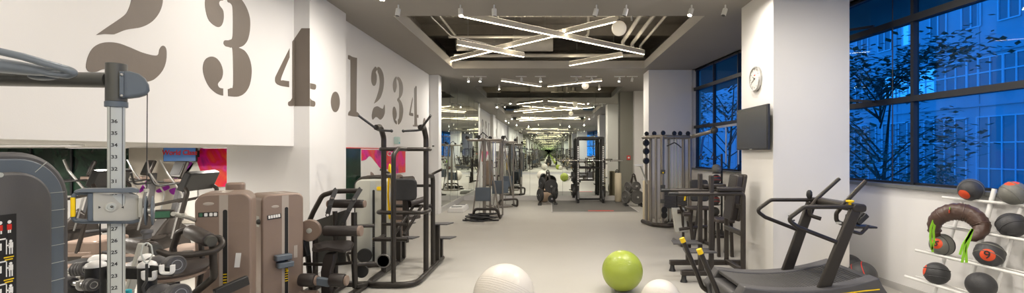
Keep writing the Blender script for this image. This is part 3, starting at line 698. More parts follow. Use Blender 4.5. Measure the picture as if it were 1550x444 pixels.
# ---------------------------------------------------------------- dumbbell rack behind the column
RY = 3.05
t = thing('dumbbell_rack', 'black dumbbell stand with white domed post caps and white cradles behind the numbered column', 'dumbbell rack', (-2.72,RY,0)); L = t.location
posts = {}
for (px, py, Y_, r_) in ((145,404,2.95,.052),(150,394,3.2,.055),(223,404,2.85,.047),(222,393,3.1,.043)):
    p = W(px,py,Y_); MB(L).cyl((p.x,p.y,.03),(p.x,p.y,p.z),r_,n=24).build('post', 'black', t)
    MB(L).lathe([(r_*1.05,0),(r_*1.05,.006),(r_*.9,.022),(r_*.5,.034),(.002,.038)], p).build('post_cap', 'white', t)
MB(L).bx(-2.95,-2.45,2.75,3.3,0,.04).build('base_plate', 'black', t, bev=.01)
MB(L).beam(W(150,412,3.0),W(223,414,3.0),.05,.07).build('cross_beam', 'black', t, bev=.004)
def cradle(p, w_=.032, rz=0):
    mb = MB(L); m_ = Matrix.Rotation(rz,3,'Z'); q = lambda x,z: Vector(p)+m_@Vector((x,0,z))
    mb.tube(fillet([q(-w_,.036),q(-w_,-.012),q(w_,-.012),q(w_,.036)],.02), .0095, 12, sy=1.8); mb.build('cradle', 'white', t)
cradle(W(226,420,2.78)); cradle(W(253,411,2.78)); cradle(W(131,433,2.9), .035, .9); cradle(W(104,430,2.95), .035, .9)
MB(L).beam(W(224,408,2.83),W(262,412,2.80),.012,.05).build('cradle_arm','black',t)
MB(L).beam(W(100,438,2.95),W(145,438,2.93),.012,.05).build('cradle_arm','black',t)
def dumbbell(c, ax, label, r=.06, hl=.075, gl=.06):
    t = thing('dumbbell', label, 'dumbbell', c, group=None); ax = Vector(ax).normalized(); c = Vector(c)
    MB(c).cyl(c-ax*gl, c+ax*gl, .016).build('handle', 'steel', t)
    for s_ in (-1,1):
        b = c+ax*s_*gl
        prf = [(.02,0),(r*.8,.002),(r,.012)]
        for k in range(3): h_ = .018+k*.018; prf += [(r,h_),(r*.96,h_+.003),(r,h_+.006)]
        prf += [(r,hl-.006),(r*.93,hl),(r*.8,hl),(r*.76,hl-.003),(.002,hl-.003)]
        hd = MB(c).lathe(prf, b, ax*s_, 28).build('head', 'charcoal', t)
        MB(c).torus(b+ax*s_*(hl-.002), ax*s_, r*.5, .0025, 24, 6).build('end_ring', 'steel', hd)
dumbbell(W(249,402,2.98), (1,-.45,.12), 'large dumbbell lying in the white cradle right of the numbered column', r=.058)
dumbbell(W(100,411,3.12), (1,.1,.1), 'dark dumbbell on the upper left cradle beside the weight shroud', r=.05, gl=.045)
dumbbell(W(121,430,2.88), (1,-.25,0), 'dumbbell in the lower left cradle, close under the round post cap', r=.038, hl=.06, gl=.055)
dumbbell(W(255,446,2.78), (1,-.5,.15), 'dumbbell at the bottom edge below the white cradles', r=.06)
dumbbell(W(104,455,2.95), (1,-.3,0), 'dumbbell low at the foot of the weight shroud', r=.055)
t = thing('water_bottle', 'small teal plastic bottle behind the numbered column', 'bottle', W(193,470,3.4)-Vector((0,0,0))); L = t.location
b0 = W(193,452,3.4)
t.location = Vector((b0.x,b0.y,b0.z-.1)); L = t.location
MB(L).lathe([(.03,0),(.034,.01),(.034,.09),(.02,.11),(.014,.12)], L).build('bottle_body', 'teal', t)
MB(L).lathe([(.024,.118),(.026,.125),(.024,.16),(.01,.165)], L).build('bottle_cap', 'teal', t)
# what the bottle stands on: bench with pale slanted leg
t = thing('weight_bench', 'bench with a pale grey slanted leg behind the dumbbell stand', 'bench', (-2.9,3.45,0)); L = t.location
MB(L).beam(W(217,368,3.6), W(196,440,3.6), .03,.07, up=(0,1,0)).build('leg', 'cast', t, bev=.006)
q = W(196,440,3.6)
MB(L).beam(q, (q.x-.12,3.6,0), .03,.07, up=(0,1,0)).build('leg', 'cast', t, bev=.006)
MB(L).bx(q.x-.28,q.x+.24,3.28,3.75,b0.z-.15,b0.z-.1).build('seat_pad', 'brownpad', t, bev=.015)
MB(L).beam((q.x-.25,3.5,0),(q.x-.2,3.5,b0.z-.15),.05,.05).build('leg', 'cast', t, bev=.006)
MB(L).beam(W(217,368,3.6),(-3.2,3.75,1.0),.04,.05).build('top_rail','bronze',t,bev=.006)
MB(L).beam((-3.2,3.75,0),(-3.2,3.75,1.0),.05,.05).build('leg','cast',t,bev=.006)

# ---------------------------------------------------------------- brown selectorised machines
def shroud_local(t, w_, d_, h_, m='taupe', stripe='taupe_light', r=.10, sx=-.06):
    """front face looks to -Y; base centre at the local origin"""
    def pr(w2, h2, r2):
        p = [(-w2,0),(w2,0)]
        for k in range(9): a_ = PI/2*k/8; p.append((w2-r2+r2*math.cos(a_), h2-r2+r2*math.sin(a_)))
        for k in range(9): a_ = PI/2+PI/2*k/8; p.append((-w2+r2+r2*math.cos(a_), h2-r2+r2*math.sin(a_)))
        return p
    b = MB().prism([(x,-d_/2,z) for x,z in pr(w_/2,h_,r)], (0,d_,0)).build('shroud', m, t, bev=.022, seg=3)
    sw_ = .036
    s = MB(); s.bx(sx-sw_,sx+sw_,-d_/2-.0015,-d_/2+.02,0,h_-.022); s.bx(sx-sw_,sx+sw_,-d_/2+.022,d_/2-.022,h_-.002,h_+.0015); s.build('stripe', stripe, b)
    MB().rbox((sx+.012,-d_/2-.002,h_*.46),(.036,.004,h_*.84),.017,'y').build('slot', 'slotblack', b)
    wk = MB()
    for k in range(11): wk.bx(sx-.004,sx+.026,-d_/2-.006,-d_/2-.002,.30+k*.027,.30+k*.027+.010)
    wk.build('weight_stack_labels', 'yellow' if m == 'taupe' else 'greydark', b)['kind'] = 'stuff'
    MB().sph((sx+.012,-d_/2-.02,.42),(.013,.016,.017),14,8).build('selector_pin', 'yellow', b)
    return b
def logo_oval(b, x, y, z, w_=.05, m='white'):
    MB().sph((x,y,z),(w_,.003,.016),24,8).build('logo_plate', m, b)
c1 = W(330,292,4.6)
t = thing('selector_machine', 'brown weight machine with padded roller arms and black slot, nearest on the left', 'exercise machine', (c1.x-.02,4.6+.16,0), R(26))
b = shroud_local(t, .46, .40, c1.z, sx=-.0)
C1M = Matrix.Rotation(-R(26),3,'Z')
logo_oval(b, -.12, -.202, c1.z-.10, .045, 'taupe_light')
MB().bx(-.20,-.045,-.2025,-.2005,c1.z-.225,c1.z-.18).build('pictogram_plate','black',b)
for k,x in enumerate((-.18,-.14,-.10,-.065)): MB().rbox((x,-.2032,c1.z-.203),(.026,.0015,.032),.006,'y').build('pictogram','white' if k else 'lcd',b)
MB().box((.115,-.2025,c1.z-.66),(.045,.002,.14),ry=.10).build('label','white',b)
MB().rbox((.03,.32,.68),(.17,.16,1.50),.04,'z').build('rear_hood','taupe',t,bev=.02)
def loc(px,py,Y): return C1M@(W(px,py,Y)-t.location)
def pad(p0,p1,r,name='roller_pad',m='brownpad',o=(0,0,0)):
    p0,p1=Vector(p0),Vector(p1); L_=(p1-p0).length; d=(p1-p0)
    return MB(o).lathe([(.004,0),(r*.62,0),(r*.9,.008),(r,.025),(r*1.03,L_*.5),(r,L_-.025),(r*.9,L_-.008),(r*.62,L_),(.004,L_)],p0,d,24).build(name,m,t)
pad(loc(287,350,4.25),loc(317,364,4.1),.062)
MB().cyl(loc(317,364,4.1),loc(321,366,4.08),.045).build('roller_cap','greydark',t)
pad(loc(190,371,4.0),loc(233,378,3.9),.062)
MB().cyl(loc(233,378,3.9),loc(237,379,3.88),.046).build('roller_cap','greydark',t)
def T(pts,r,m='bronze',name='frame_tube',rad=.06,n=12): return MB().tube(fillet(pts,rad),r,n).build(name,m,t)
T([loc(237,379,3.9),loc(255,386,3.92),loc(290,386,4.0),loc(325,381,4.08),loc(338,370,4.15),loc(332,359,4.18),loc(318,361,4.15)],.026,name='roller_arm')
T([loc(268,440,4.3),loc(262,375,4.3),loc(270,352,4.3),loc(292,344,4.32),loc(300,352,4.3)],.028,name='upright_tube')
T([loc(322,372,4.15),loc(324,420,4.2),loc(300,440,4.25),loc(262,470,4.3)],.03,name='lever')
sd = MB().lathe([(.02,-.03),(.26,-.028),(.30,-.01),(.305,.01),(.28,.03),(.02,.036)],loc(253,404,4.1),(.05,-.12,1),32).build('seat','brownpad',t)
MB().lathe([(.02,-.06),(.27,-.055),(.315,-.03),(.318,-.012),(.02,-.01)],loc(253,404,4.1),(.05,-.12,1),32).build('seat_shell','taupe',t)
MB().lathe([(.2,0),(.2,.02),(.06,.05),(.055,.62)],Vector((loc(253,444,4.1).x,loc(253,404,4.1).y,-t.location.z))).build('seat_pedestal','bronze',t)
MB().rbox(loc(283,397,4.35),(.09,.10,.20),.02).build('side_block','brownpad',t,bev=.01)
T([loc(303,355,4.3),loc(307,400,4.3),loc(300,440,4.3),loc(280,470,4.3)],.022,name='lever')
MB().beam(loc(325,446,4.25),loc(375,424,4.5),.05,.09).build('foot_beam','black',t,bev=.008)
cs = MB().box(loc(247,324.5,3.95),(.15,.05,.075)).build('console','bronze',t,bev=.006)
MB().box(loc(246,324.5,3.95)+Vector((0,-.027,0)),(.11,.004,.052)).build('display','lcd',cs)
T([loc(262,324,3.95),loc(286,330,4.3),loc(296,334,4.55)],.018,'cast','console_arm',.02)
MB().box(loc(273,326,4.1)+Vector((0,-.02,0)),(.07,.02,.03)).build('console_label','cast',t)
MB().bx(-.35,.28,-1.0,.2,0,.05).build('base_frame','bronze',t,bev=.01)

c2 = W(411,293,5.35)
t = thing('selector_machine', 'brown weight machine turned towards the room, with steel bracket on its side', 'exercise machine', (c2.x,5.45,0), R(50))
b = shroud_local(t, .44, .38, c2.z, r=.08, sx=.02)
logo_oval(b, -.085, -.192, c2.z-.14, .04, 'taupe_light')
pp = MB().box((-.095,-.1925,c2.z-.25),(.14,.003,.05),ry=-.08).build('pictogram_plate','black',b)
for k in range(5): MB().box((-.145+.025*k,-.1945,c2.z-.25+.002*k),(.02,.002,.034),ry=-.08).build('pictogram','white',b)
MB().rbox((-.195,-.08,c2.z-.30),(.05,.10,.13),.01).build('adjuster_bracket','alu',t,bev=.006)
MB().sph((-.225,-.12,c2.z-.30),(.03,.03,.03)).build('adjuster_knob','greydark',t)
for k in range(2): MB().rbox((.0-.02*k,-.235,.50+.085*k),(.17,.09,.06),.02,'z').build('pivot_block','slate',t,bev=.008)
MB().box((.13,-.192,.62),(.04,.002,.14)).build('label','taupe_light',b)
MB().bx(-.28,.28,-.35,.25,0,.06).build('base_frame','bronze',t,bev=.01)

# ---------------------------------------------------------------- abdominal machine with straps
Y_ = 5.75
t = thing('abdominal_machine', 'dark seated abdominal machine with two hanging shoulder straps and round taupe cam', 'exercise machine', ((505-CX)*Y_/F,Y_,0))
def q(px,py,dy=0): return W(px,py,Y_+dy)-t.location
def T(pts,r,m='dark',name='frame_tube',rad=.06,n=12): return MB().tube(fillet(pts,rad),r,n).build(name,m,t)
T([q(468,336,.1),q(474,322,.1),q(488,296,.1),q(508,290,.1),q(545,289,.1)],.03,name='top_frame',rad=.1)
T([q(462,352,.1),q(466,388,.1),q(470,430,.15),q(474,452,.15)],.032,name='left_upright')
pad(q(497,308.5,.12),q(552,309,.12),.052,'top_roller','padblack')
for x_ in (497.5,551.5): MB().cyl(q(x_-1.5,309,.12),q(x_+1.5,309,.12),.044).build('roller_cap','taupe',t)
pad(q(490,350,-.25),q(545,350,-.25),.060,'chest_roller','padblack')
MB().cyl(q(543,350,-.25),q(547.5,350,-.25),.062).build('roller_cap','taupe',t)
# straps
for (a_,b_,c_) in (((509,290),(503,300),(496,324)),((546,289),(536,302),(519,337))):
    s_ = MB(); pts = [q(a_[0]-4,a_[1]+1,.14),q(a_[0],a_[1]-3,.08),q(b_[0],b_[1],-.0),q((b_[0]+c_[0])/2,(b_[1]+c_[1])/2,-.05),q(c_[0],c_[1],-.06)]
    for k in range(len(pts)-1): s_.beam(pts[k],pts[k+1],.055,.014,up=(0,1,0))
    st = s_.build('shoulder_strap','rubber',t,bev=.004)
    MB().torus(q(c_[0],c_[1]+2,-.06),(0,1,0),.022,.006).build('strap_ring','black',st)
    MB().box((q(b_[0],b_[1],-.02)),(.03,.022,.02)).build('buckle','steel',st)
# cam disc and counter arm
MB().lathe([(.01,-.035),(.11,-.035),(.13,-.025),(.13,.02),(.12,.03),(.01,.03)],q(469,349,-.05),(.22,-1,.0),36).build('cam_disc','taupe',t)
MB().lathe([(.01,.03),(.03,.03),(.03,.042),(.01,.045)],q(469,349,-.05),(.22,-1,.0),20).build('cam_hub','alu',t)
MB().beam(q(456,352,0),q(464,388,0),.07,.09,up=(0,1,0)).build('counter_arm','black',t,bev=.01)
MB().prism([q(478,398,.25),q(478,334,.25),q(523,318,.25),q(523,398,.25)],(0,.03,0)).build('side_panel','greydark',t,bev=.004)
# seat
seat = MB().prism([q(472,381,-.15),q(474,375,-.15),q(492,369,.05),q(530,368,.05),q(536,372,-.02),q(531,380,-.15),q(520,383,-.28),q(495,379,-.30),q(480,383,-.25)],(0,0,.035)).build('seat','padblack',t,bev=.014,seg=3)
MB().prism([q(493,384,-.2),q(506,384,-.2),q(505,395,-.22),q(500,412,-.24),q(500,450,-.24),q(486,450,-.24),q(485,412,-.24),q(489,392,-.22)],(0,.10,0)).build('seat_post','padblack',t,bev=.01)
for (x0_,x1_) in ((453,478),(499,523)):
    pad(q(x0_,424,-.45),q(x1_,425,-.45),.072,'ankle_roller','padblack')
    MB().cyl(q(x1_,425,-.45),q(x1_+3,425,-.45),.055).build('roller_cap','taupe',t)
MB().box(q(489,427,-.45),(.16,.06,.09),ry=.15).build('roller_link','slate',t,bev=.012)
T([q(478,425,-.45),q(499,425,-.45)],.02,'steel','axle')
MB().cyl(q(455,446,-.42),q(480,447,-.42),.05).build('foot_roller','taupe',t)
T([q(460,400,.05),q(500,401,.05),q(533,398,.05)],.02,name='cross_tube')
T([q(536,322,.12),q(536,400,.12),q(538,436,.12)],.035,name='right_upright')
T([q(507,320,.2),q(508,395,.2),q(508,440,.2)],.03,name='rear_upright')
T([q(535,343,.15),q(566,342,.3)],.022,name='side_rail'); T([q(536,401,.15),q(567,399,.3)],.026,name='side_rail')
T([q(538,434,.1),q(552,432,.3),q(558,428,.5)],.03,name='foot_tube')
MB().lathe([(.01,-.02),(.07,-.02),(.08,-.01),(.08,.02),(.01,.02)],q(548,411,.3),(.1,-1,0),28).build('pulley','black',t)
z0 = 0
MB().bx(-.42,.26,-.42,-.34,0,.06).bx(-.42,-.34,-.42,.5,0,.06).bx(.18,.26,-.42,.5,0,.06).bx(-.42,.26,.42,.5,0,.06).build('base_frame','bronze',t,bev=.01)
MB().beam((-.06,-.38,.03),(-.06,.46,.03),.08,.05).build('base_beam','bronze',t,bev=.01)
MB().bx(-.30,-.26,.08,.16,.05,.75).build('rear_support','bronze',t,bev=.01)

# ---------------------------------------------------------------- silver machine and taupe machines behind
def small_machine(px, top, Y_, w_, h_m, label, rz, m, extra=None):
    global t
    p = W(px,top,Y_); t = thing('selector_machine', label, 'exercise machine', (p.x,Y_,0), rz)
    b = shroud_local(t, w_, .36, p.z, m=m, stripe='alu' if m == 'silver' else 'taupe_light', sx=.0)
    MB().bx(-w_/2-.03,w_/2+.03,-.3,.24,0,.05).build('base_frame','bronze',t,bev=.01)
    return b, p.z
b, z_ = small_machine(567,271,7.5,.52,1.3,'silver grey weight machine with a yellow badge behind the strap machine',R(12),'silver')
MB().rbox((.10,-.184,z_-.14),(.085,.006,.06),.02,'y').build('badge','yellow',b)
MB().tube(fillet([(-.28,.02,.1),(-.28,.02,z_-.08),(-.20,.0,z_+.012),(.0,.0,z_+.03),(.15,.0,z_+.02)],.12),.028,12).build('rim_frame','bronze',t)
MB().lathe([(.01,-.02),(.10,-.02),(.11,0),(.10,.02),(.01,.02)],(-.1,-.30,.19),(0,-1,0)).build('pulley','black',t)
MB().tube(fillet([(-.1,-.28,.19),(-.35,-.30,.25),(-.35,-.1,.05)],.05),.02,10).build('lever','bronze',t)
b, z_ = small_machine(541,260,8.9,.5,1.3,'taupe weight machine standing by the left wall below the dark panel',R(55),'taupe')
MB().lathe([(.01,0),(.06,0),(.065,.02),(.065,.26),(.01,.28)],(-.1,-.45,z_-.12),(1,0,0)).build('roller_pad','brownpad',t)
MB().tube(fillet([(.0,-.15,z_-.4),(.0,-.45,z_-.35),(.0,-.45,z_-.12)],.08),.022).build('roller_arm','bronze',t)
b, z_ = small_machine(588,264,9.6,.5,1.3,'taupe weight machine behind the dip tower, below the pink picture',R(62),'taupe')
MB().lathe([(.01,0),(.065,0),(.07,.02),(.07,.30),(.01,.32)],(-.15,-.5,z_-.10),(1,0,0)).build('roller_pad','brownpad',t)
MB().tube(fillet([(.0,-.15,z_-.4),(.0,-.5,z_-.35),(.0,-.5,z_-.10)],.08),.022).build('roller_arm','bronze',t)
MB().rbox((-.1,-.6,.5),(.4,.4,.08),.06).build('seat','brownpad',t,bev=.02)
MB().bx(-.14,-.06,-.62,-.54,0,.47).build('seat_post','bronze',t,bev=.01)

# ---------------------------------------------------------------- assisted dip / chin tower
t = thing('dip_tower', 'tall dark tubular chin-up and dip tower with flared top handles and side steps', 'exercise machine', (-2.04,6.8,0))
o = t.location
def D(x,y,z): return Vector((x,y,z))-o
def T(pts,r,m='dark',name='frame_tube',rad=.06,n=14): return MB().tube(fillet(pts,rad),r,n).build(name,m,t)
XLp, XRp = -2.345, -1.745
# base U, open to the back
T([D(XLp-.02,7.7,.045),D(XLp-.02,6.12,.045),D(XRp+.02,6.12,.045),D(XRp+.02,7.7,.045)],.038,name='base_tube',rad=.22)
for X_ in (XLp,XRp): T([D(X_,6.75,.05),D(X_,6.75,1.96),D(X_,6.62,2.11),D(X_,6.45,2.09)],.037,name='upright',rad=.12)
T([D(-2.0,6.12,.04),D(-2.0,6.12,1.72),D(-2.0,6.3,1.80),D(-2.0,6.66,1.795)],.030,name='front_upright',rad=.08)
T([D(XLp-.03,6.85,1.795),D(XLp-.03,6.66,1.795),D(XRp+.03,6.66,1.795),D(XRp+.03,6.85,1.795)],.028,name='top_crossbar',rad=.08)
T([D(XLp-.03,6.85,.92),D(XLp-.03,6.55,.92),D(XRp+.03,6.55,.92),D(XRp+.03,6.85,.92)],.028,name='middle_crossbar',rad=.1)
T([D(-2.36,6.4,.58),D(-1.90,6.4,.58)],.030,name='foot_bar'); T([D(-2.33,6.4,.58),D(-2.33,6.75,.58)],.02,name='bracket')
for s_, X_ in ((-1,XLp),(1,XRp)):
    T([D(X_,6.5,2.08),D(X_+s_*.02,6.45,2.09),D(X_+s_*.18,6.3,2.24)],.016,'black','chin_handle',.02)
    T([D(X_,6.5,2.06),D(X_-s_*.05,6.45,2.05),D(X_-s_*.22,6.42,2.04)],.016,'black','grip_handle',.03)
    MB().sph(D(X_-s_*.22,6.42,2.04),.022,12,8).build('handle_knob','black',t)
    T([D(X_,6.8,1.38),D(X_,7.0,1.42),D(X_+s_*.03,7.1,1.44),D(X_+s_*.16,7.05,1.50)],.018,'dark','dip_handle',.05)
    T([D(X_,7.15,.05),D(X_,7.15,1.40),D(X_,6.78,1.42)],.034,name='rear_upright',rad=.1)
    MB().bx(X_-o.x-.04,X_-o.x+.04,7.38-o.y,7.46-o.y,.05,.62).build('step_post','dark',t,bev=.008)
    MB().bx(X_-o.x-.04,X_-o.x+.04,7.60-o.y,7.68-o.y,.05,.36).build('step_post','dark',t,bev=.008)
    for (yy,zz) in ((7.42,.63),(7.64,.37)):
        MB().prism([D(X_-.05,yy-.10,zz),D(X_+.18,yy-.10,zz),D(X_+.24,yy+.10,zz),D(X_-.05,yy+.10,zz)],(0,0,.018)).build('step_plate','charcoal',t,bev=.003)
MB().rbox(D(-2.10,6.92,1.21),(.35,.07,.32),.07,'y').build('back_pad','rubber',t,bev=.02)
MB().bx(-.10,-.02,.14,.22,.6,1.2).build('pad_post','dark',t,bev=.008)
T([D(-2.12,6.5,.62),D(-2.02,7.1,.95)],.022,name='lever'); T([D(-1.98,6.5,.62),D(-1.90,7.1,.95)],.022,name='lever')
T([D(XLp,7.1,.95),D(XRp,7.1,.95)],.026,name='rear_crossbar'); T([D(XLp,7.15,1.25),D(XRp,7.15,1.25)],.022,name='rear_crossbar')
T([D(-2.3,6.55,.76),D(-1.96,6.55,.76)],.02,name='bracket')
T([D(-2.04,6.98,1.0),D(-1.86,7.15,1.05)],.045,'brownpad','knee_roller')
MB().lathe([(.01,-.02),(.08,-.02),(.09,0),(.08,.02),(.01,.02)],D(-2.30,6.62,.24),(0,-1,0)).build('pulley','black',t)
MB().lathe([(.088,-.01),(.096,-.01),(.096,.01),(.088,.01)],D(-2.30,6.61,.24),(0,-1,0)).build('pulley_rim','steel',t)
t = thing('resistance_band', 'yellow flat band hanging on the left side of the dip tower', 'band', (-2.36,7.25,1.9)); o = t.location
MB(o).tube(fillet([(-2.43,7.26,1.72),(-2.455,7.26,1.1),(-2.43,7.26,.62),(-2.40,7.26,1.1)],.03,closed=True),.012,8,closed=True,sy=2.6).build('band_loop','yellow',t)
t2 = MB(t.location).torus((-2.43,7.26,1.73),(0,1,0),.03,.006).build('band_hook','steel',t)

# ---------------------------------------------------------------- free standing cable towers by the mirror
def cable_tower(loc_, label, rz=0):
    t = thing('cable_tower', label, 'exercise machine', (0,0,0))
    T = lambda pts,r,m='steelgrey',name='frame_tube',rad=.04: MB().tube(fillet(pts,rad),r,10).build(name,m,t)
    T([(0,0,.05),(0,0,2.08)],.048,'steelgrey','mast')
    T([(-.46,0,2.08),(.5,0,2.08)],.036,'steelgrey','top_beam')
    T([(0,.45,2.1),(0,-.35,2.1)],.034,'steelgrey','top_cross_beam')
    T([(-.26,.1,.04),(-.26,-.28,.04),(-.2,-.42,.28),(.38,-.42,.28),(.44,-.28,.04),(.44,.1,.04)],.035,'bronze','base_hoop',.12)
    T([(-.05,-.05,2.05),(-.30,-.1,.06)],.02,name='cable_strut'); T([(.08,-.05,2.05),(.42,-.1,.06)],.022,name='cable_strut')
    T([(.1,.3,2.06),(.12,.3,.05)],.030,'steelgrey','guide_rod'); T([(.26,.3,2.06),(.28,.3,.05)],.014,'chrome','guide_rod'); T([(.2,.3,2.06),(.2,.3,.05)],.014,'chrome','guide_rod')
    T([(-.16,.28,2.05),(-.17,.28,.05)],.012,'chrome','guide_rod'); T([(.48,.1,2.06),(.48,.1,.05)],.022,'steelgrey','guide_rod')
    MB().box((-.02,-.14,.64),(.40,.05,.36)).build('weight_cover','slate',t,bev=.008)
    MB().box((.34,.25,.80),(.32,.05,.36)).build('weight_cover','slate',t,bev=.008)
    for (x,y) in ((-.46,0),(.5,0),(-.1,-.35),(.1,.45)):
        MB().lathe([(.01,-.015),(.05,-.015),(.055,0),(.05,.015),(.01,.015)],(x,y,2.15),(0,1,0),16).build('pulley','black',t)
    MB().tube(fillet([(-.1,-.35,2.15),(0,-.30,2.28),(.12,-.2,2.16)],.03),.014,8).build('top_handle','black',t)
    T([(-.44,-.02,2.05),(-.30,-.05,1.2)],.005,'black','cable'); T([(.5,-.02,2.05),(.40,-.05,1.1)],.005,'black','cable')
    MB().box((-.02,.1,.03),(.7,.6,.05)).build('base_plate','steelgrey',t,bev=.01)
    for z_ in (1.1,1.45): MB().box((0,-.055,z_),(.09,.03,.05)).build('adjuster','steelgrey',t)
    t.location = loc_; t.rotation_euler = (0,0,rz); return t
p = W(732,328,12.6)
cable_tower((p.x,12.75,0),'grey cable tower with slate weight covers nearest the mirror corner, over the coiled ropes')
p = W(757,320,14.9); cable_tower((p.x,15.2,0),'second cable tower, half hidden behind the one over the coiled ropes',.5)
t = thing('coiled_ropes', 'tangled pile of black battle ropes at the foot of the front cable tower', 'rope', (W(729,328,12.3).x,12.2,0)); L = t.location
rr = random.Random(4)
for k in range(9):
    cx_,cy_ = rr.uniform(-.2,.2),rr.uniform(-.12,.12); pts=[]
    for i in range(22):
        a_=2*PI*i/22; pts.append((cx_+(.24+.03*math.sin(3*a_+k))*math.cos(a_), cy_+.15*math.sin(a_)+.01*math.cos(5*a_), .02+.018*k+.01*math.sin(2*a_+k)))
    MB().tube(pts,.016,8,closed=True).build('rope_coil','rubber',t)
for s_ in (-1,1): MB().tube(fillet([(s_*.2,0,.03),(s_*.35,-.1,.02),(s_*.46,-.05,.02)],.05),.018,8).build('rope_end','rubber',t)
p = W(692,318,13.4)
t = thing('aerobic_step', 'pale grey aerobic step lying by the mirror corner', 'step platform', (-2.72,14.3,0))
MB().prism([(-.24,-.5,0),(.24,-.5,0),(.20,-.46,.13),(-.20,-.46,.13)],(0,1.0,0)).build('step_body','base',t,bev=.015)
MB().box((0,.04,.137),(.36,.9,.014)).build('step_top','white',t,bev=.004)
for s_ in (-1,1): MB().bx(-.15,.15,s_*.3+.02-.08,s_*.3+.02+.08,.144,.150).build('grip_strip','greydark',t)

# ---------------------------------------------------------------- plate trees, squat rack, platform
def plate(mb, c, ax, r, th=.04):
    mb.lathe([(.02,-th/2),(r*.30,-th/2),(r*.34,-th*.3),(r*.80,-th*.3),(r*.84,-th/2),(r*.97,-th/2),(r,-th*.35),(r,th*.35),(r*.97,th/2),(r*.84,th/2),(r*.8,th*.3),(r*.34,th*.3),(r*.30,th/2),(.02,th/2)], c, ax, 30); return mb
def plate_tree(loc_, label, grp, plates, rz=0, sh='plate'):
    t = thing('plate_tree', label, 'plate rack', loc_, rz)
    MB().beam((-.26,0,.04),(-.03,0,1.0),.07,.06).build('frame_leg','bronze',t,bev=.008); MB().beam((.26,0,.04),(.03,0,1.0),.07,.06).build('frame_leg','bronze',t,bev=.008)
    MB().bx(-.32,-.2,-.30,.30,0,.06).build('foot','black',t,bev=.01); MB().bx(.2,.32,-.30,.30,0,.06).build('foot','black',t,bev=.01)
    MB().bx(-.15,.15,-.03,.03,.42,.48).build('cross_bar','bronze',t,bev=.006)
    MB().tube(fillet([(-.05,0,1.0),(0,0,1.06),(.05,0,1.0)],.03),.02,8).build('top_handle','bronze',t)
    rot = Matrix.Rotation(rz,3,'Z')
    for i,(x,y,z,ax,r,n_) in enumerate(plates):
        ax = Vector(ax); MB().cyl(Vector((x,y,z))-ax*.06,Vector((x,y,z))+ax*(.05*n_+.06),.024).build('peg','chrome',t)
        for k in range(n_):
            c = Vector((x,y,z))+ax*(.03+.048*k)
            wc = Vector(loc_)+rot@c
            pl = thing('weight_plate', None, None, wc, rz)
            pl['label'] = grp[0] % (grp[1][i], ['innermost','second','third','outermost'][k]) if n_ > 1 else grp[2] % grp[1][i]
            pl['category'] = 'weight plate'; pl['group'] = grp[3]
            plate(MB(), (0,0,0), ax, r).build('disc', sh, pl)
            MB().lathe([(.012,-.022),(.032,-.022),(.032,.022),(.012,.022)],(0,0,0),ax,20).build('hub','steel',pl)
P1 = W(829,304,16.2)
plate_tree((P1.x,15.95,0),'A-shaped plate tree loaded with dark plates, standing before the mirror left of the rack',
  ('dark plate on the %s of the left plate tree, %s','',"single dark plate on the %s of the left plate tree",'plates on the left plate tree') if 0 else
  ('dark plate on the %s of the left plate tree, %s', ['upper right front peg','lower right front peg','upper left peg','lower left peg','rear right peg'], 'dark plate on the %s of the left plate tree', 'plates on the left plate tree'),
  [(.10,-.04,.62,(0.25,-.97,0),.225,2),(.13,-.04,.20,(.25,-.97,0),.13,1),(-.14,0,.72,(-.9,-.43,0),.20,2),(-.2,0,.32,(-.9,-.43,0),.21,2),(.2,.0,.40,(.95,-.3,0),.21,2)])
P2 = W(959,304,15.5)
plate_tree((P2.x,15.5,0),'plate tree with grey-faced plates between the squat rack and the grey column',
  ('plate on the %s of the right plate tree, %s', ['lower front peg','upper front peg','upper left peg','lower left peg','upper right peg'], 'plate on the %s of the right plate tree', 'plates on the right plate tree'),
  [(.10,-.04,.30,(.1,-.99,0),.225,2),(.06,-.04,.66,(.1,-.99,0),.15,2),(-.13,0,.62,(-.9,-.43,0),.17,2),(-.2,0,.30,(-.9,-.43,0),.21,2),(.14,0,.60,(.95,-.3,0),.16,1)],sh='lighter_plate')
# platform
t = thing('lifting_platform', 'grey rubber lifting platform with a red marker stripe in front of the squat rack', 'platform', (1.5,15.1,0)); L = t.location
MB(L).bx(.08,2.60,13.75,17.0,0,.03).build('rubber_deck','mat_tile',t,bev=.004)
MB(L).bx(1.05,1.95,13.78,16.95,.03,.034).build('centre_tile','mat_tile',t)
MB(L).bx(1.15,1.9,13.9,14.05,.034,.037).build('red_stripe','red_sign',t)
for x_ in (.08,2.58): MB(L).bx(x_,x_+.02,13.75,17.0,.0,.036).build('edge_trim','base',t)
MB(L).bx(.08,2.6,13.73,13.75,0,.034).build('edge_trim','base',t)
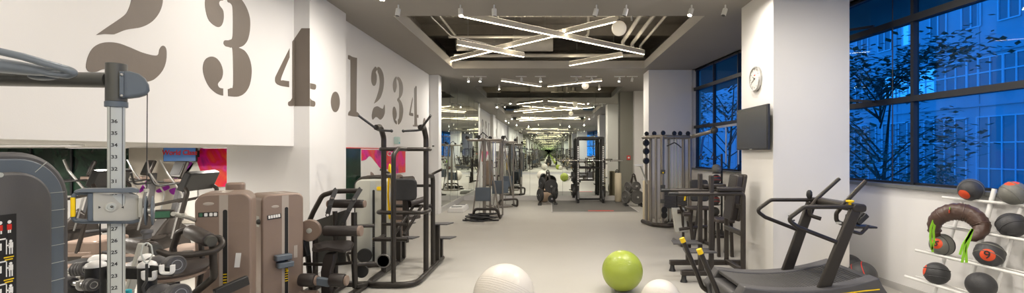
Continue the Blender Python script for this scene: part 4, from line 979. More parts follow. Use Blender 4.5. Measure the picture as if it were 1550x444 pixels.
# rack
t = thing('squat_rack', 'black squat rack with white-marked uprights on the lifting platform', 'squat rack', (1.42,16.4,.036)); L = t.location
for X_ in (.99,1.84):
    for Y_ in (16.2,16.95):
        up = MB(L).bx(X_-.038,X_+.038,Y_-.038,Y_+.038,.036,2.27).build('upright','black',t,bev=.006)
        if Y_ < 16.5:
            hs = MB(L)
            for k in range(22): hs.bx(X_-.020,X_+.020,Y_-.040,Y_-.038,.62+k*.062,.62+k*.062+.036)
            hs.build('hole_plates','white',up)['kind']='stuff'
    MB(L).bx(X_-.035,X_+.035,16.1,17.1,.036,.11).build('base_beam','black',t,bev=.008)
    MB(L).bx(X_-.035,X_+.035,16.2,16.95,2.22,2.28).build('side_beam','black',t,bev=.006)
    MB(L).beam((X_,16.15,1.42),(X_,16.0,1.42),.05,.03).beam((X_,16.0,1.40),(X_,16.0,1.48),.05,.02,up=(0,1,0)).build('bar_hook','black',t)
    MB(L).beam((X_,16.15,.72),(X_,15.75,.72),.05,.05).build('safety_arm','black',t)
    MB(L).beam((X_,16.0,.15),(X_-.0,16.2,.45),.07,.07).build('gusset','black',t,bev=.01)
for Y_ in (16.2,16.95): MB(L).bx(.99,1.84,Y_-.035,Y_+.035,2.22,2.29).build('top_beam','black',t,bev=.006)
MB(L).bx(.99,1.84,16.91,16.99,.05,.12).build('rear_beam','black',t,bev=.006)
MB(L).cyl((.99,16.95,1.2),(1.84,16.95,1.2),.03).build('rear_bar','black',t)
for (X_,s_) in ((.99,-1),(1.84,1)):
    for Z_ in (.35,.85,1.35): MB(L).cyl((X_,16.95,Z_),(X_+s_*.24,16.95,Z_),.022).build('storage_peg','chrome',t)
n_=0
for (X_,s_,zs,r_) in ((.99,-1,(.35,.85,1.35),(.225,.19,.17)),(1.84,1,(.35,1.35),(.2,.2))):
    for Z_,rad_ in zip(zs,r_):
        for k in range(2):
            c=Vector((X_+s_*(.085+.05*k),16.95,Z_)); pl=thing('weight_plate','%s plate on the %s %s storage peg of the squat rack'%(['inner','outer'][k],{.35:'lowest',.85:'middle',1.35:'top'}[Z_],'left' if s_<0 else 'right'),'weight plate',c,group='plates stored on the squat rack')
            plate(MB(),(0,0,0),(1,0,0),rad_).build('disc','plate',pl); MB().lathe([(.012,-.022),(.032,-.022),(.032,.022),(.012,.022)],(0,0,0),(1,0,0),16).build('hub','steel',pl)
t = thing('barbell','long bare steel barbell resting across the squat rack hooks','barbell',(1.42,16.04,1.475)); L=t.location
MB(L).cyl((.78,16.05,1.475),(2.05,16.05,1.475),.014).build('bar','chrome',t)
for s_ in (-1,1):
    c=1.415+s_*.66; MB(L).cyl((c,16.05,1.475),(c+s_*.42,16.05,1.475),.026).build('sleeve','chrome',t)
    MB(L).cyl((c-.012,16.05,1.475),(c+.012,16.05,1.475),.04).build('sleeve_collar','chrome',t)
t = thing('foam_roller','upright cream foam roller standing right of the squat rack','foam roller',(W(935,290,16.7).x,16.6,.036)); 
MB().lathe([(.10,0),(.115,.02),(.115,.98),(.10,1.0)],(0,0,0)).build('roller_body','cream',t); MB().lathe([(.03,1.0),(.045,1.0),(.045,1.003),(.03,1.003)],(0,0,0)).build('roller_core','greydark',t)
t = thing('foam_roller','cream foam roller standing beside the cable station, before the grey column','foam roller',(W(979,330,12.4).x,12.35,0)); 
MB().lathe([(.10,0),(.115,.02),(.115,1.0),(.10,1.02)],(0,0,0)).build('roller_body','cream',t); MB().lathe([(.03,1.02),(.045,1.02),(.045,1.023),(.03,1.023)],(0,0,0)).build('roller_core','greydark',t)
o_=MB((-.18,16.75,0)).sph((-.18,16.75,.26+.0),.26,40,20).build('exercise_ball','beige'); tag(o_,'beige exercise ball against the mirror behind the left plate tree','exercise ball')

# ---------------------------------------------------------------- cable multi station by the far column
t = thing('multi_station','large grey multi cable station with chrome rods and round pulleys before the far column','exercise machine',(2.85,11.4,0)); L=t.location
def T(pts,r,m='steelgrey',name='frame_tube',rad=.05,n=12): return MB(L).tube(fillet(pts,rad),r,n).build(name,m,t)
A_=(2.36,11.55); B_=(2.64,11.1); C_=(3.36,11.35)
T([(A_[0],A_[1],.05),(A_[0],A_[1],2.10)],.036,'steelgrey','column'); T([(A_[0]+.10,A_[1]-.05,.05),(A_[0]+.10,A_[1]-.05,2.10)],.035,'steelgrey','column')
T([(B_[0],B_[1],.05),(B_[0],B_[1],2.12)],.045,'steelgrey','column'); T([(B_[0]-.12,B_[1]+.1,.05),(B_[0]-.12,B_[1]+.1,2.1)],.03,'steelgrey','column')
T([(C_[0],C_[1],.05),(C_[0],C_[1],2.12)],.045,'steelgrey','column'); T([(C_[0]-.14,C_[1]+.05,.05),(C_[0]-.14,C_[1]+.05,2.1)],.04,'steelgrey','column')
T([(3.0,11.9,.05),(3.0,11.9,2.1)],.045,'steelgrey','column')
T([(2.30,11.65,2.12),(2.45,11.3,2.12),(2.75,11.15,2.12),(3.40,11.35,2.12)],.045,name='top_beam',rad=.1)
T([(3.38,11.35,2.12),(3.62,10.9,2.20),(3.70,10.7,2.24)],.045,name='swing_arm'); MB(L).sph((3.71,10.68,2.25),.085,18,10).build('arm_head','greydark',t)
T([(2.64,11.1,2.1),(3.0,11.9,2.12)],.035,name='top_brace'); T([(3.36,11.35,2.1),(3.0,11.9,2.12)],.035,name='top_brace')
T([(2.30,11.7,.06),(2.45,11.15,.06),(2.75,10.95,.06),(3.45,11.25,.06)],.05,'bronze','base_beam',.1); T([(2.64,11.1,.06),(3.0,11.9,.06),(3.36,11.35,.06)],.04,'bronze','base_beam',.05)
for i in range(7):
    x_=2.76+i*.075; T([(x_,11.42-.02*(i%2),.1),(x_,11.42-.02*(i%2),2.08)],.012 if i%2 else .018,'alu','guide_rod',n=8)
for (x_,y_) in ((2.36,11.5),(2.5,11.3),(2.64,11.0),(2.95,11.2),(3.1,11.25),(3.3,11.3)):
    MB(L).lathe([(.01,-.02),(.05,-.02),(.058,0),(.05,.02),(.01,.02)],(x_,y_,2.20),(.3,-1,0),20).build('pulley','black',t)
for z_ in (1.55,1.78,1.98): MB(L).lathe([(.01,-.03),(.075,-.03),(.085,0),(.075,.03),(.01,.03)],(2.33,11.42,z_),(.5,-1,0),20).build('side_pulley','black',t)
for z_ in (.3,.42): MB(L).lathe([(.01,-.02),(.07,-.02),(.08,0),(.07,.02),(.01,.02)],(2.66,10.98,z_),(.3,-1,0),20).build('pulley','black',t)
w1=MB(L)
for k in range(10): w1.bx(2.74,3.02,11.28,11.40,.42+k*.045,.42+k*.045+.04)
w1.build('weight_stack','charcoal',t,bev=.003)
w1=MB(L)
for k in range(10): w1.bx(3.04,3.28,11.28,11.40,.36+k*.045,.36+k*.045+.04)
w1.build('weight_stack','charcoal',t,bev=.003)
T([(2.74,11.05,1.90),(2.80,11.0,1.93),(2.90,11.0,1.98),(2.98,11.0,1.93),(3.06,11.0,1.86)],.013,'black','lat_bar',.03); T([(2.9,11.0,2.0),(2.9,11.05,2.15)],.004,'black','cable')
T([(2.36,11.4,1.0),(2.15,11.2,1.43),(2.05,11.15,1.44)],.018,'cast','side_handle',.05); MB(L).box((2.10,11.15,1.45),(.22,.06,.05)).build('handle_grip','white',t,bev=.015)
for (px_,py_,z_) in ((B_[0],B_[1]-.06,1.3),(B_[0],B_[1]-.06,.95),(B_[0],B_[1]-.06,.62)): MB(L).box((px_,py_,z_),(.11,.05,.09)).build('adjuster','greydark',t,bev=.01)
MB(L).sph((B_[0],B_[1]-.1,1.28),.02,10,6).build('adjuster_knob','yellow',t)
T([(3.64,10.85,2.16),(3.63,10.85,1.85)],.004,'black','cable'); 
t = thing('suspension_strap','blue suspension strap hanging from the swing arm in front of the far window','strap',(3.60,10.9,2.1)); L=t.location
MB(L).beam((3.55,10.95,2.10),(3.50,10.95,1.72),.05,.008,up=(0,1,0)).build('strap_band',mat('blue_webbing',srgb(30,95,170),.7),t)
MB(L).tube(fillet([(3.50,10.95,1.72),(3.45,10.95,1.60),(3.55,10.95,1.60)],.01,closed=True),.012,8,closed=True).build('strap_handle','black',t)
t = thing('triangle_grip','small black triangular cable grip hanging beside the blue strap','handle',(3.80,11.0,1.9)); L=t.location
MB(L).tube(fillet([(3.74,10.8,1.75),(3.67,10.8,1.60),(3.81,10.8,1.60)],.01,closed=True),.010,8,closed=True).build('handle_loop','black',t); MB(L).cyl((3.74,10.8,1.75),(3.70,10.8,2.18),.004,n=6).build('handle_cord','black',t)

# tower of medicine balls at the window
def medball(c, r, label, m='medball', num=None, face=None, grip=False, band=None, disc=True, group=None, rz=0):
    t = thing('medicine_ball', label, 'medicine ball', c, group=group); c=Vector(c)
    b=MB(c).sph(c,r,36,18).build('ball', m, t)
    if face is not None:
        n=Vector(face).normalized()
        if disc:
            prf=[(.001,math.sqrt(r*r)*1.004)]
            for k in range(1,7):
                a_=.50*k/6; prf.append((r*1.006*math.sin(a_), r*1.006*math.cos(a_)))
            MB(c).lathe(prf, c, n, 24).build('number_disc','orange',t,rec=True)
        if num:
            x=Vector((0,0,1)).cross(n).normalized(); y=n.cross(x)
            up_=y if rz==0 else (y*math.cos(rz)+x*math.sin(rz)); xx=x if rz==0 else (x*math.cos(rz)-y*math.sin(rz))
            text(num, r*.88, c+n*(r*1.045), xx, up_, 'black','number',t,c,depth=.001,bold=.0008)
    if band is not None:
        n=Vector(band[0]).normalized(); MB(c).torus(c+n*r*.35, n, r*math.sqrt(1-.35**2)*1.0, .006,36,8).build('seam_band',band[1],t)
        MB(c).torus(c-n*r*.35, n, r*math.sqrt(1-.35**2)*1.0, .004,36,8).build('seam_band',band[1],t)
    return t
t = thing('ball_tower','slim upright ball stand at the far window beside the multi station','ball stand',(3.62,10.3,0)); L=t.location
MB(L).cyl((3.74,10.3,.03),(3.74,10.3,1.72),.022).build('post','black',t); MB(L).lathe([(.24,0),(.24,.02),(.05,.05),(.03,.08)],(3.70,10.3,0)).build('base','black',t)
zs=[1.38,1.16,.93,.70,.46]
for k,z_ in enumerate(zs):
    MB(L).torus((3.60-.01*k,10.22,z_-.075),(0,0,1),.085,.009).build('ball_ring','black',t); MB(L).cyl((3.74,10.3,z_-.075),(3.66,10.26,z_-.075),.009).build('ring_arm','black',t)
for k,z_ in enumerate(zs):
    medball((3.60-.01*k,10.22,z_+.018),.10,['topmost ball on the slim stand by the far window','second ball from the top on the slim window stand','middle ball with red seam on the slim window stand','fourth ball down on the slim window stand','lowest ball on the slim window stand'][k],m=['medball_grey','medball','plate','medball','plate'][k],band=((0,.3,1),'red') if k in (1,2,3) else None,group='balls on the slim stand')

# ---------------------------------------------------------------- utility bench with grey foot plate
t = thing('adjustable_bench','dark exercise bench with a pale grey foot plate in front of the multi station','bench',(2.55,9.1,0)); L=t.location
def T(pts,r,m='bronze',name='frame_tube',rad=.05,n=12): return MB(L).tube(fillet(pts,rad),r,n).build(name,m,t)
Y_=9.3
MB(L).prism([W(1017,315,Y_),W(1036,315,Y_),W(1042,352,Y_-.15),W(1022,352,Y_-.15)],(0,.05,.0)).build('foot_plate','cast',t,bev=.01)
MB(L).rbox((2.82,9.0,.70),(.46,.30,.055),.08).build('seat','brownpad',t,bev=.015)
MB(L).rbox((2.95,9.35,1.0),(.34,.10,.42),.05,'y',rx=-.15).build('back_pad','rubber',t,bev=.015)
T([(2.68,8.95,.67),(2.66,8.95,.45),(2.70,8.9,.04)],.035,name='leg'); T([(2.98,9.05,.67),(3.0,9.1,.04)],.03,name='leg'); T([(2.95,9.32,.9),(2.9,9.3,.5),(2.8,9.2,.04)],.028,name='back_support')
T([(2.45,8.95,.30),(2.72,8.95,.34),(3.0,9.05,.34)],.03,name='frame_rail'); T([(2.45,8.75,.04),(2.45,9.35,.04)],.03,name='foot_bar'); T([(2.98,8.75,.04),(2.98,9.45,.04)],.03,name='foot_bar')
T([(2.45,9.1,.04),(2.98,9.1,.04)],.03,name='frame_rail')
for y_ in (8.85,9.25): T([(2.62,y_,.60),(2.50,y_,.60)],.04,'brownpad','ankle_pad')
T([(2.60,9.2,.04),(2.58,9.2,.6),(2.5,9.1,.74)],.025,name='post')
t = thing('horizontal_bench','small dark flat bench behind the raised step plates','bench',(2.95,8.4,0)); L=t.location
MB(L).rbox((2.95,8.1,.60),(.30,.42,.06),.05).build('seat','brownpad',t,bev=.015)
for x_ in (2.84,3.06): MB(L).beam((x_,8.0,.57),(x_,7.95,0),.05,.05).build('leg','bronze',t,bev=.006)
MB(L).beam((2.84,8.2,.3),(3.06,8.2,.3),.04,.05).build('stretcher','bronze',t); 
for x_ in (2.84,3.06): MB(L).beam((x_,8.2,.57),(x_,8.25,0),.05,.05).build('leg','bronze',t,bev=.006)

# ---------------------------------------------------------------- leg raise / dip station at the near column
t = thing('leg_raise_station','dark leg-raise station with arm pads and raised step plates beside the near pillar','exercise machine',(2.3,6.75,0)); L=t.location
def T(pts,r,m='bronze',name='frame_tube',rad=.05,n=12): return MB(L).tube(fillet(pts,rad),r,n).build(name,m,t)
for (Y_,xf,xe) in ((6.42,2.19,1.74),(7.02,2.23,1.78)):
    MB(L).bx(1.78,2.85,Y_-.04,Y_+.04,.09,.16).build('base_beam','bronze',t,bev=.01)
    for x_ in (1.82,2.80): MB(L).lathe([(.05,0),(.045,.02),(.035,.04),(.03,.09)],(x_,Y_,0)).build('foot','black',t)
    MB(L).bx(xf-.03,xf+.03,Y_-.03,Y_+.03,.16,1.44).build('front_upright','bronze',t,bev=.01)
    T([(2.62,Y_,.12),(2.62,Y_,1.20),(2.5,Y_,1.20),(xf,Y_,1.19),(xe,Y_,1.19)],.034,name='arm_frame',rad=.08)
    MB(L).bx(2.27,2.60,Y_-.055,Y_+.055,1.225,1.285).build('arm_pad','padblack',t,bev=.018,seg=3)
    MB(L).cyl((xe-.0,Y_,1.19),(xe-.13,Y_,1.19),.026).build('hand_grip','black',t)
    MB(L).bx(2.02,2.09,Y_-.03,Y_+.03,.16,.41).build('step_post','bronze',t,bev=.006)
    MB(L).prism([(1.80,Y_-.14,.415),(2.22,Y_-.14,.415),(2.20,Y_+.14,.415),(1.84,Y_+.14,.415)],(0,0,.018)).build('step_plate','charcoal',t,bev=.003)
MB(L).bx(2.59,2.65,6.42,7.02,.12,.18).build('base_cross_beam','bronze',t,bev=.01)
MB(L).bx(2.58,2.64,6.42,7.02,.62,.68).build('cross_beam','bronze',t,bev=.01); MB(L).bx(2.58,2.64,6.42,7.02,.98,1.04).build('cross_beam','bronze',t,bev=.01)
MB(L).rbox((2.60,6.72,1.12),(.09,.30,.64),.035,'x',ry=.16).build('back_pad','padblack',t,bev=.015,seg=3)
MB(L).rbox((2.665,6.72,1.12),(.05,.34,.66),.035,'x',ry=.16).build('back_pad_shell','bronze',t,bev=.01)
T([(1.84,6.42,1.165),(1.83,6.42,1.10)],.012,'yellow','marker_cap')

# ---------------------------------------------------------------- curved treadmill
t = thing('curved_treadmill','black curved self-powered treadmill with looped side rails and yellow stripe','treadmill',(2.35,4.8,0)); L=t.location
def T(pts,r,m='dark',name='frame_tube',rad=.05,n=14): return MB(L).tube(fillet(pts,rad,8),r,n).build(name,m,t)
YN,YF=4.36,5.10
def deckz(x): # belt surface height
    u=(x-1.80)/(2.98-1.80); return .475+.045*(1-u)**2*0+ (.21*(u-.36)**2*1.35) + .0
xs=[1.78+i*(1.22/24) for i in range(25)]
bl=MB(L); vs=[];fs=[]
for x in xs:
    for y in (YN+.10,YF-.10): vs.append((x,y,deckz(x)-.005))
for x in xs:
    for y in (YN+.10,YF-.10): vs.append((x,y,deckz(x)-.03))
n_=len(xs)
for i in range(n_-1):
    a=2*i; fs+=[(a,a+1,a+3,a+2),(a+2*n_,a+2+2*n_,a+3+2*n_,a+1+2*n_),(a,a+2,a+2+2*n_,a+2*n_),(a+1,a+1+2*n_,a+3+2*n_,a+3)]
fs+=[(0,2*n_,2*n_+1,1),(2*n_-2,2*n_-1,4*n_-1,4*n_-2)]
bl.add(vs,fs); bo=bl.build('running_belt','belt',t)
# slats
sl=MB(L)
for i in range(44):
    x=1.80+i*(1.18/44); sl.beam((x,YN+.12,deckz(x)-.003),(x,YF-.12,deckz(x)-.003),.020,.006,up=(0,0,1))
sl.build('belt_slats','belt',bo)['kind']='stuff'
for (ya,yb) in ((YN-.04,YN+.10),(YF-.10,YF+.04)):
    top=[(x,deckz(x)+.012) for x in xs]; top=[(1.66,.36),(1.72,.43)]+top+[(3.03,.545),(3.08,.47),(3.10,.38),(3.05,.25),(2.9,.16)]
    bot=[(1.85,.16),(1.70,.22)]
    MB(L).prism([(x,ya,z) for x,z in top+bot],(0,yb-ya,0)).build('side_cover','charcoal',t,bev=.014,seg=3)
MB(L).bx(1.70,1.86,YN+.10,YF-.10,.20,.44).build('rear_housing','charcoal',t,bev=.03)
MB(L).bx(2.86,3.04,YN+.10,YF-.10,.18,.51).build('front_housing','charcoal',t,bev=.03)
pts=[(x,YN-.043,z) for x,z in ((2.55,.455),(2.7,.47),(2.85,.49),(3.0,.505))]
T(pts,.006,'yellow','yellow_stripe',.05,8); T([(1.70,YN-.043,.44),(1.78,YN-.043,.43),(1.9,YN-.043,.40)],.006,'yellow','yellow_stripe',.05,8)
MB(L).bx(1.92,2.02,YN-.044,YN-.040,.40,.425).build('side_label','white',t)
for x_ in (1.85,2.85):
    for y_ in (YN+.02,YF-.02): MB(L).lathe([(.05,0),(.045,.02),(.03,.05),(.03,.18)],(x_,y_,0)).build('foot','black',t)
for s_,Y_ in ((0,YN+.04),(1,YF-.04)):
    # upright blade
    p0=Vector((2.46,Y_,.30)); p1=Vector((2.83 if s_==0 else 2.79,Y_,1.215))
    MB(L).beam(p0,p1,.045,.115,up=(1,0,0),w1=.045,h1=.10).build('upright','dark',t,bev=.012,seg=3)
    xr=2.80; zr=1.245
    T([(xr,Y_,zr),(2.36,Y_,zr),(2.205,Y_,1.13),(2.30,Y_,1.06),(2.66,Y_,.92)],.020,'dark','side_rail',.09)
for s_,Y_ in ((0,4.52),(1,4.98)):
    T([(2.86,Y_,1.20),(2.72,Y_,1.165),(2.70,Y_,1.02),(2.80,Y_,1.0)] if 0 else [(2.82,Y_-.05,1.06),(2.73,Y_,1.09),(2.73,Y_,1.17),(2.81,Y_+.0,1.27),(3.02 if s_==0 else 3.05,Y_+.02,1.475)],.020,'dark','push_handle',.05)
MB(L).rbox((2.86,4.74,1.235),(.13,.74,.075),.03,'y').build('front_crossbar','dark',t,bev=.015,seg=3)
T([(2.86,4.56,1.15),(2.80,4.5,1.02),(2.95,4.5,.98),(3.06,4.56,1.04)],.016,'dark','console_arm',.04)
cs=MB(L).box((3.02,4.66,1.105),(.13,.18,.05),ry=-.75).build('console','black',t,bev=.01)
MB(L).box((2.998,4.66,1.13),(.11,.15,.006),ry=-.75).build('display','screen',cs)
MB(L).box((3.03,4.62,1.03),(.22,.16,.02)).build('console_tray','dark',t,bev=.008)
MB(L).lathe([(.012,0),(.014,.02),(.034,.026),(.034,.040),(.01,.044)],(2.79,YN+.05,1.265)).build('stop_knob','yellow',t)
MB(L).box((2.665,YN+.04-.024,1.10),(.05,.004,.02)).build('maker_badge','cast',t)
MB(L).lathe([(.02,0),(.03,.03),(.028,.07),(.012,.09)],(2.77,YF-.04,1.26)).build('phone_clamp','black',t)
for z_ in (1.02,1.08): MB(L).cyl((2.52,YF-.10,z_),(2.60,YF-.06,z_+.01),.009,n=8).build('bottle_bracket','black',t)
for Y_ in (4.50,5.08):
    T([(1.435,Y_,.80),(1.58,Y_,.46),(1.64,Y_,.30),(1.80,Y_,.22)],.024,'dark','push_bar',.1)
    MB(L).cyl((1.437,Y_,.79),(1.418,Y_,.835),.027).build('push_bar_cap','yellow',t)

# ---------------------------------------------------------------- wall mounted screen, clock and small devices
t = thing('wall_television','black flat television mounted on the side of the near pillar','television',(2.90,6.68,2.08)); L=t.location
MB(L).bx(2.835,2.87,6.17,7.19,1.785,2.385).build('casing','black',t,bev=.006); MB(L).bx(2.832,2.836,6.19,7.17,1.805,2.37).build('screen','screen',t)
MB(L).bx(2.87,2.92,6.45,6.9,1.9,2.25).build('wall_bracket','black',t); MB(L).bx(2.831,2.834,6.64,6.72,1.79,1.80).build('maker_badge','cast',t)
t = thing('wall_clock','round steel-rimmed wall clock above the television on the near pillar','clock',(2.90,6.68,2.784)); L=t.location; cc=Vector((2.92,6.68,2.784))
M['clockface']=mat('clock_face',srgb(206,204,198),.4,var=.02)
MB(L).lathe([(.17,0),(.175,.01),(.175,.035),(.165,.045),(.150,.045),(.148,.03)],cc,(-1,0,0),40).build('rim','steel',t)
MB(L).lathe([(.001,.028),(.147,.028),(.147,.033)],cc,(-1,0,0),40).build('dial','clockface',t)
tk=MB(L)
for i in range(12):
    a_=2*PI*i/12; d_=Vector((0,math.sin(a_),math.cos(a_))); tk.beam(cc+d_*.115+Vector((-.034,0,0)),cc+d_*.138+Vector((-.034,0,0)),.002,.008,up=(0,d_.z,-d_.y))
tk.build('hour_marks','black',t)['kind']='stuff'
for ang_,ln in ((5.24,.075),(4.3,.11)): 
    d_=Vector((0,-math.sin(ang_),math.cos(ang_))); MB(L).beam(cc+Vector((-.037,0,0))-d_*.02,cc+Vector((-.037,0,0))+d_*ln,.002,.008,up=(0,d_.z,-d_.y)).build('hand','black',t)
MB(L).lathe([(.002,.03),(.008,.03),(.008,.04),(.002,.04)],cc,(-1,0,0)).build('hand_pin','black',t)
MB(L).box(cc+Vector((-.0335,.0,.05)),(.001,.05,.015)).build('face_mark','red',t)
def wallbox(name,label,cat,c,s,m,detail):
    t=thing(name,label,cat,c); MB().box((0,0,0),s).build('housing',m,t,bev=.006); 
    MB().box(detail[0],detail[1]).build(detail[2],detail[3],t)
p=W(656,223,13.39); wallbox('thermostat','small white thermostat on the narrow column at the end of the left wall','thermostat',(p.x,13.385,p.z),(.09,.03,.15),'white',((0,-.017,.03),(.06,.004,.04),'display','greydark'))
wallbox('soap_dispenser','pale green dispenser high on the left wall above the pink picture','dispenser',(XL+.05,10.4,1.75+18*10.4/F),(.10,.12,.16),mat('pale_green_plastic',srgb(190,215,205),.4),((.052,0,-.05),(.004,.06,.03),'nozzle_plate','teal'))
p=W(951,239,17.13); wallbox('fire_alarm_point','small red fire alarm call point on the olive pilaster','fire alarm',(2.87,17.135,p.z),(.13,.03,.16),'red_sign',((0,-.017,0),(.06,.004,.06),'break_glass','white'))

# ---------------------------------------------------------------- exercise balls
def gymball(c,r,m,label):
    t=thing('exercise_ball',label,'exercise ball',c); c=Vector(c)
    MB(c).sph(c,r,56,28).build('ball_skin',m,t)
    v=Vector((.3,.5,.8)).normalized(); MB(c).lathe([(.001,.0),(.012,.0),(.014,.003),(.008,.006)],c+v*(r-.001),v).build('valve',m,t)
    rg=MB(c)
    for k in (-3,-2,-1,0,1,2,3):
        h_=r*k*.07; rg.torus(c+v*h_,v,math.sqrt(r*r-h_*h_)-.0008,.0022,64,6)
    rg.build('rib_rings',m,t)['kind']='stuff'
gymball((-.453,4.8,.31),.31,'ballwhite','large white exercise ball at the bottom centre of the floor')
gymball((.927,6.01,.255),.255,'lime','lime green exercise ball on the open floor')
gymball((1.17,4.98,.2075),.2075,'ballwhite','smaller white exercise ball beside the green ball')

# ---------------------------------------------------------------- ball rack by the window wall
t = thing('ball_rack','white tubular slanted rack carrying medicine balls under the window','ball rack',(4.25,4.7,0)); L=t.location
wd=lambda y,d: wx(y)-d
tiers=[(1.25,.08),(.95,.23),(.66,.38),(.37,.50)]
def T(pts,r,m='white',name='frame_tube',rad=.03,n=12): return MB(L).tube(fillet(pts,rad),r,n).build(name,m,t)
for y_ in (4.80,4.20): T([(wd(y_,.06),y_,1.38),(wd(y_,.42),y_,.02)],.023,name='post')
for y_ in (5.10,4.52): T([(wd(y_,.10),y_,1.22),(wd(y_,.46),y_,.02)],.017,name='rear_post')
for z_,d_ in tiers:
    T([(wd(5.3,d_+.04),5.3,z_),(wd(3.7,d_+.04),3.7,z_)],.015,name='shelf_rail'); T([(wd(5.3,d_-.08 if d_>.1 else .03),5.3,z_),(wd(3.7,d_-.08 if d_>.1 else .03),3.7,z_)],.008,name='shelf_rail')
T([(wd(5.2,.46),5.2,.03),(wd(3.7,.46),3.7,.03)],.02,name='foot_rail')
nrm=lambda y:Vector((-1,-.6,.15))
def rackball(px,Y,tier,r,label,**k):
    z_,d_=tiers[tier]; y=Y; c=(wd(y,d_-.02 if d_>.1 else r+.012),y,z_+math.sqrt(max(.001,(r+.012)**2-.06**2)))
    return medball(c,r,label,group='balls on the white rack',**k)
rackball(0,4.98,0,.112,'dark ball with moulded hand grips on the rack top tier, farther one',band=((1,1,.2),'medball_grey'),m='medball',face=(-.9,-.2,-.5),num=None)
rackball(0,4.56,0,.112,'grey and black ball at the right end of the rack top tier',band=((1,-.3,.8),'medball_grey'),face=(-.3,-.1,1),m='medball_grey')
rackball(0,4.50,1,.115,'plain black ball on the second rack tier, right of the brown bag',band=((.2,1,.9),'medball'))
rackball(0,5.05,2,.112,'grey-black ball with orange disc numbered 6 below the brown bag',face=(-.93,-.42,.22),num='6',rz=.5,m='medball_grey',band=((1,.2,.1),'medball'))
rackball(0,4.56,2,.118,'black ball with orange disc numbered 9 on the third rack tier',face=(-.75,-.65,.05),num='9',rz=-.1,band=((.8,.4,1),'medball_grey'))
rackball(0,4.98,3,.115,'black ball with a small orange patch on the lowest rack tier, left one',face=(-1,.6,.3),band=((.2,.2,1),'medball'))
rackball(0,4.52,3,.12,'black ball at the bottom right of the lowest rack tier')
rackball(0,4.14,1,.112,'black ball outside the right edge on the second tier'); 
medball((4.03,6.12,.17),.17,'black medicine ball with a red seam on the floor beside the pillar, right one',band=((.7,-.6,.4),'red'))
medball((4.14,6.56,.17),.17,'black medicine ball on the floor half hidden behind the near pillar')
# bulgarian bag
t = thing('weighted_bag','crescent-shaped dark brown weighted bag with lime straps draped over the rack','weight bag',(4.15,4.85,1.1)); L=t.location
def bp(px,py,Y): return W(px,py,Y)
path=[bp(1420,364,5.08),bp(1415,352,5.06),bp(1415,338,5.03),bp(1423,328,4.98),bp(1437,322,4.92),bp(1452,321,4.86),bp(1468,325,4.80),bp(1480,334,4.74),bp(1486,345,4.70),bp(1478,357,4.68),bp(1466,362,4.68)]
sm_=[]
for i in range(len(path)-1):
    p0=path[max(i-1,0)];p1=path[i];p2=path[i+1];p3=path[min(i+2,len(path)-1)]
    for k in range(5):
        u=k/5; sm_.append(.5*((2*p1)+(p2-p0)*u+(2*p0-5*p1+4*p2-p3)*u*u+(3*p1-p0-3*p2+p3)*u**3))
sm_.append(path[-1]); N_=len(sm_)
rad=[.020+.058*math.sin(PI*min(1,(i+1)/N_))**.7*(1.0+.35*(i/N_)) +.004*math.sin(i*2.3) for i in range(N_)]
MB(L).tube(sm_,rad,20,up=(0,1,0)).build('bag_body','leather',t,ang=60)
for i in (6,16,27,38): 
    d_=(sm_[i+1]-sm_[i-1]).normalized(); MB(L).torus(sm_[i],d_,rad[i]*1.0,.006,24,6).build('stitched_seam','leather',t)
MB(L).beam(sm_[19]+Vector((-.03,0,rad[19]*.9)),sm_[27]+Vector((0,0,rad[27]*1.0)),.04,.016).build('top_grip','leather',t,bev=.005)
MB(L).beam(sm_[10]+Vector((0,0,rad[10]*.9)),sm_[15]+Vector((0,0,rad[15]*.95)),.04,.016).build('top_grip','leather',t,bev=.005)
MB(L).box(sm_[21]+Vector((-rad[21]*.76,-rad[21]*.66,.015)),(.005,.07,.03),rz=-.85).build('logo_patch','orange',t)
MB(L).box(sm_[21]+Vector((-rad[21]*.72,-rad[21]*.66,.045)),(.005,.03,.022),rz=-.85).build('logo_patch','lime_web',t)
for (a_) in ([(1413,334),(1409,345),(1408,360),(1412,382)],[(1416,334),(1413,350),(1414,366),(1410,378)]):
    s_=MB(L)
    for k in range(3): s_.beam(bp(*a_[k],4.98),bp(*a_[k+1],4.98),.022,.005,up=(0,1,0))
    s_.build('strap','lime_web',t)
for (a_) in ([(1472,347),(1466,358),(1458,370),(1453,386)],[(1472,347),(1468,362),(1462,378),(1463,398)],[(1470,350),(1462,366),(1460,380),(1456,398)]):
    s_=MB(L)
    for k in range(3): s_.beam(bp(*a_[k],4.50),bp(*a_[k+1],4.50),.024,.005,up=(0,1,0))
    s_.build('strap','lime_web',t)

# ---------------------------------------------------------------- alcove: pictures, television, cardio machines
def art_mat(name, kind):
    m,nt,b=nodes(name); tc=nt.nodes.new('ShaderNodeTexCoord'); nz=nt.nodes.new('ShaderNodeTexNoise'); cr=nt.nodes.new('ShaderNodeValToRGB')
    nz.inputs['Scale'].default_value=1.4 if kind=='pink' else 2.2; nz.inputs['Distortion'].default_value=1.6; nz.inputs['Detail'].default_value=3
    nt.links.new(tc.outputs['Object'],nz.inputs[0]); nt.links.new(nz.outputs['Fac'],cr.inputs[0]); nt.links.new(cr.outputs[0],b.inputs['Base Color'])
    e=cr.color_ramp.elements
    if kind=='pink':
        for pos,c in ((.28,srgb(120,20,110)),(.42,srgb(225,25,140)),(.52,srgb(225,30,60)),(.60,srgb(230,90,40)),(.72,srgb(190,20,150))):
            q_=e.new(pos); q_.color=(*c,1)
        e[0].color=(*srgb(60,20,80),1); e[-1].color=(*srgb(240,200,225),1)
    else:
        e[0].position=.35; e[0].color=(.004,.012,.009,1); e[1].position=.75; e[1].color=(.02,.06,.035,1)
    b.inputs['Roughness'].default_value=.35 if kind=='pink' else .12
    return m
M['art']=art_mat('pink_artwork','pink'); M['darkpane']=art_mat('dark_green_glass','green')
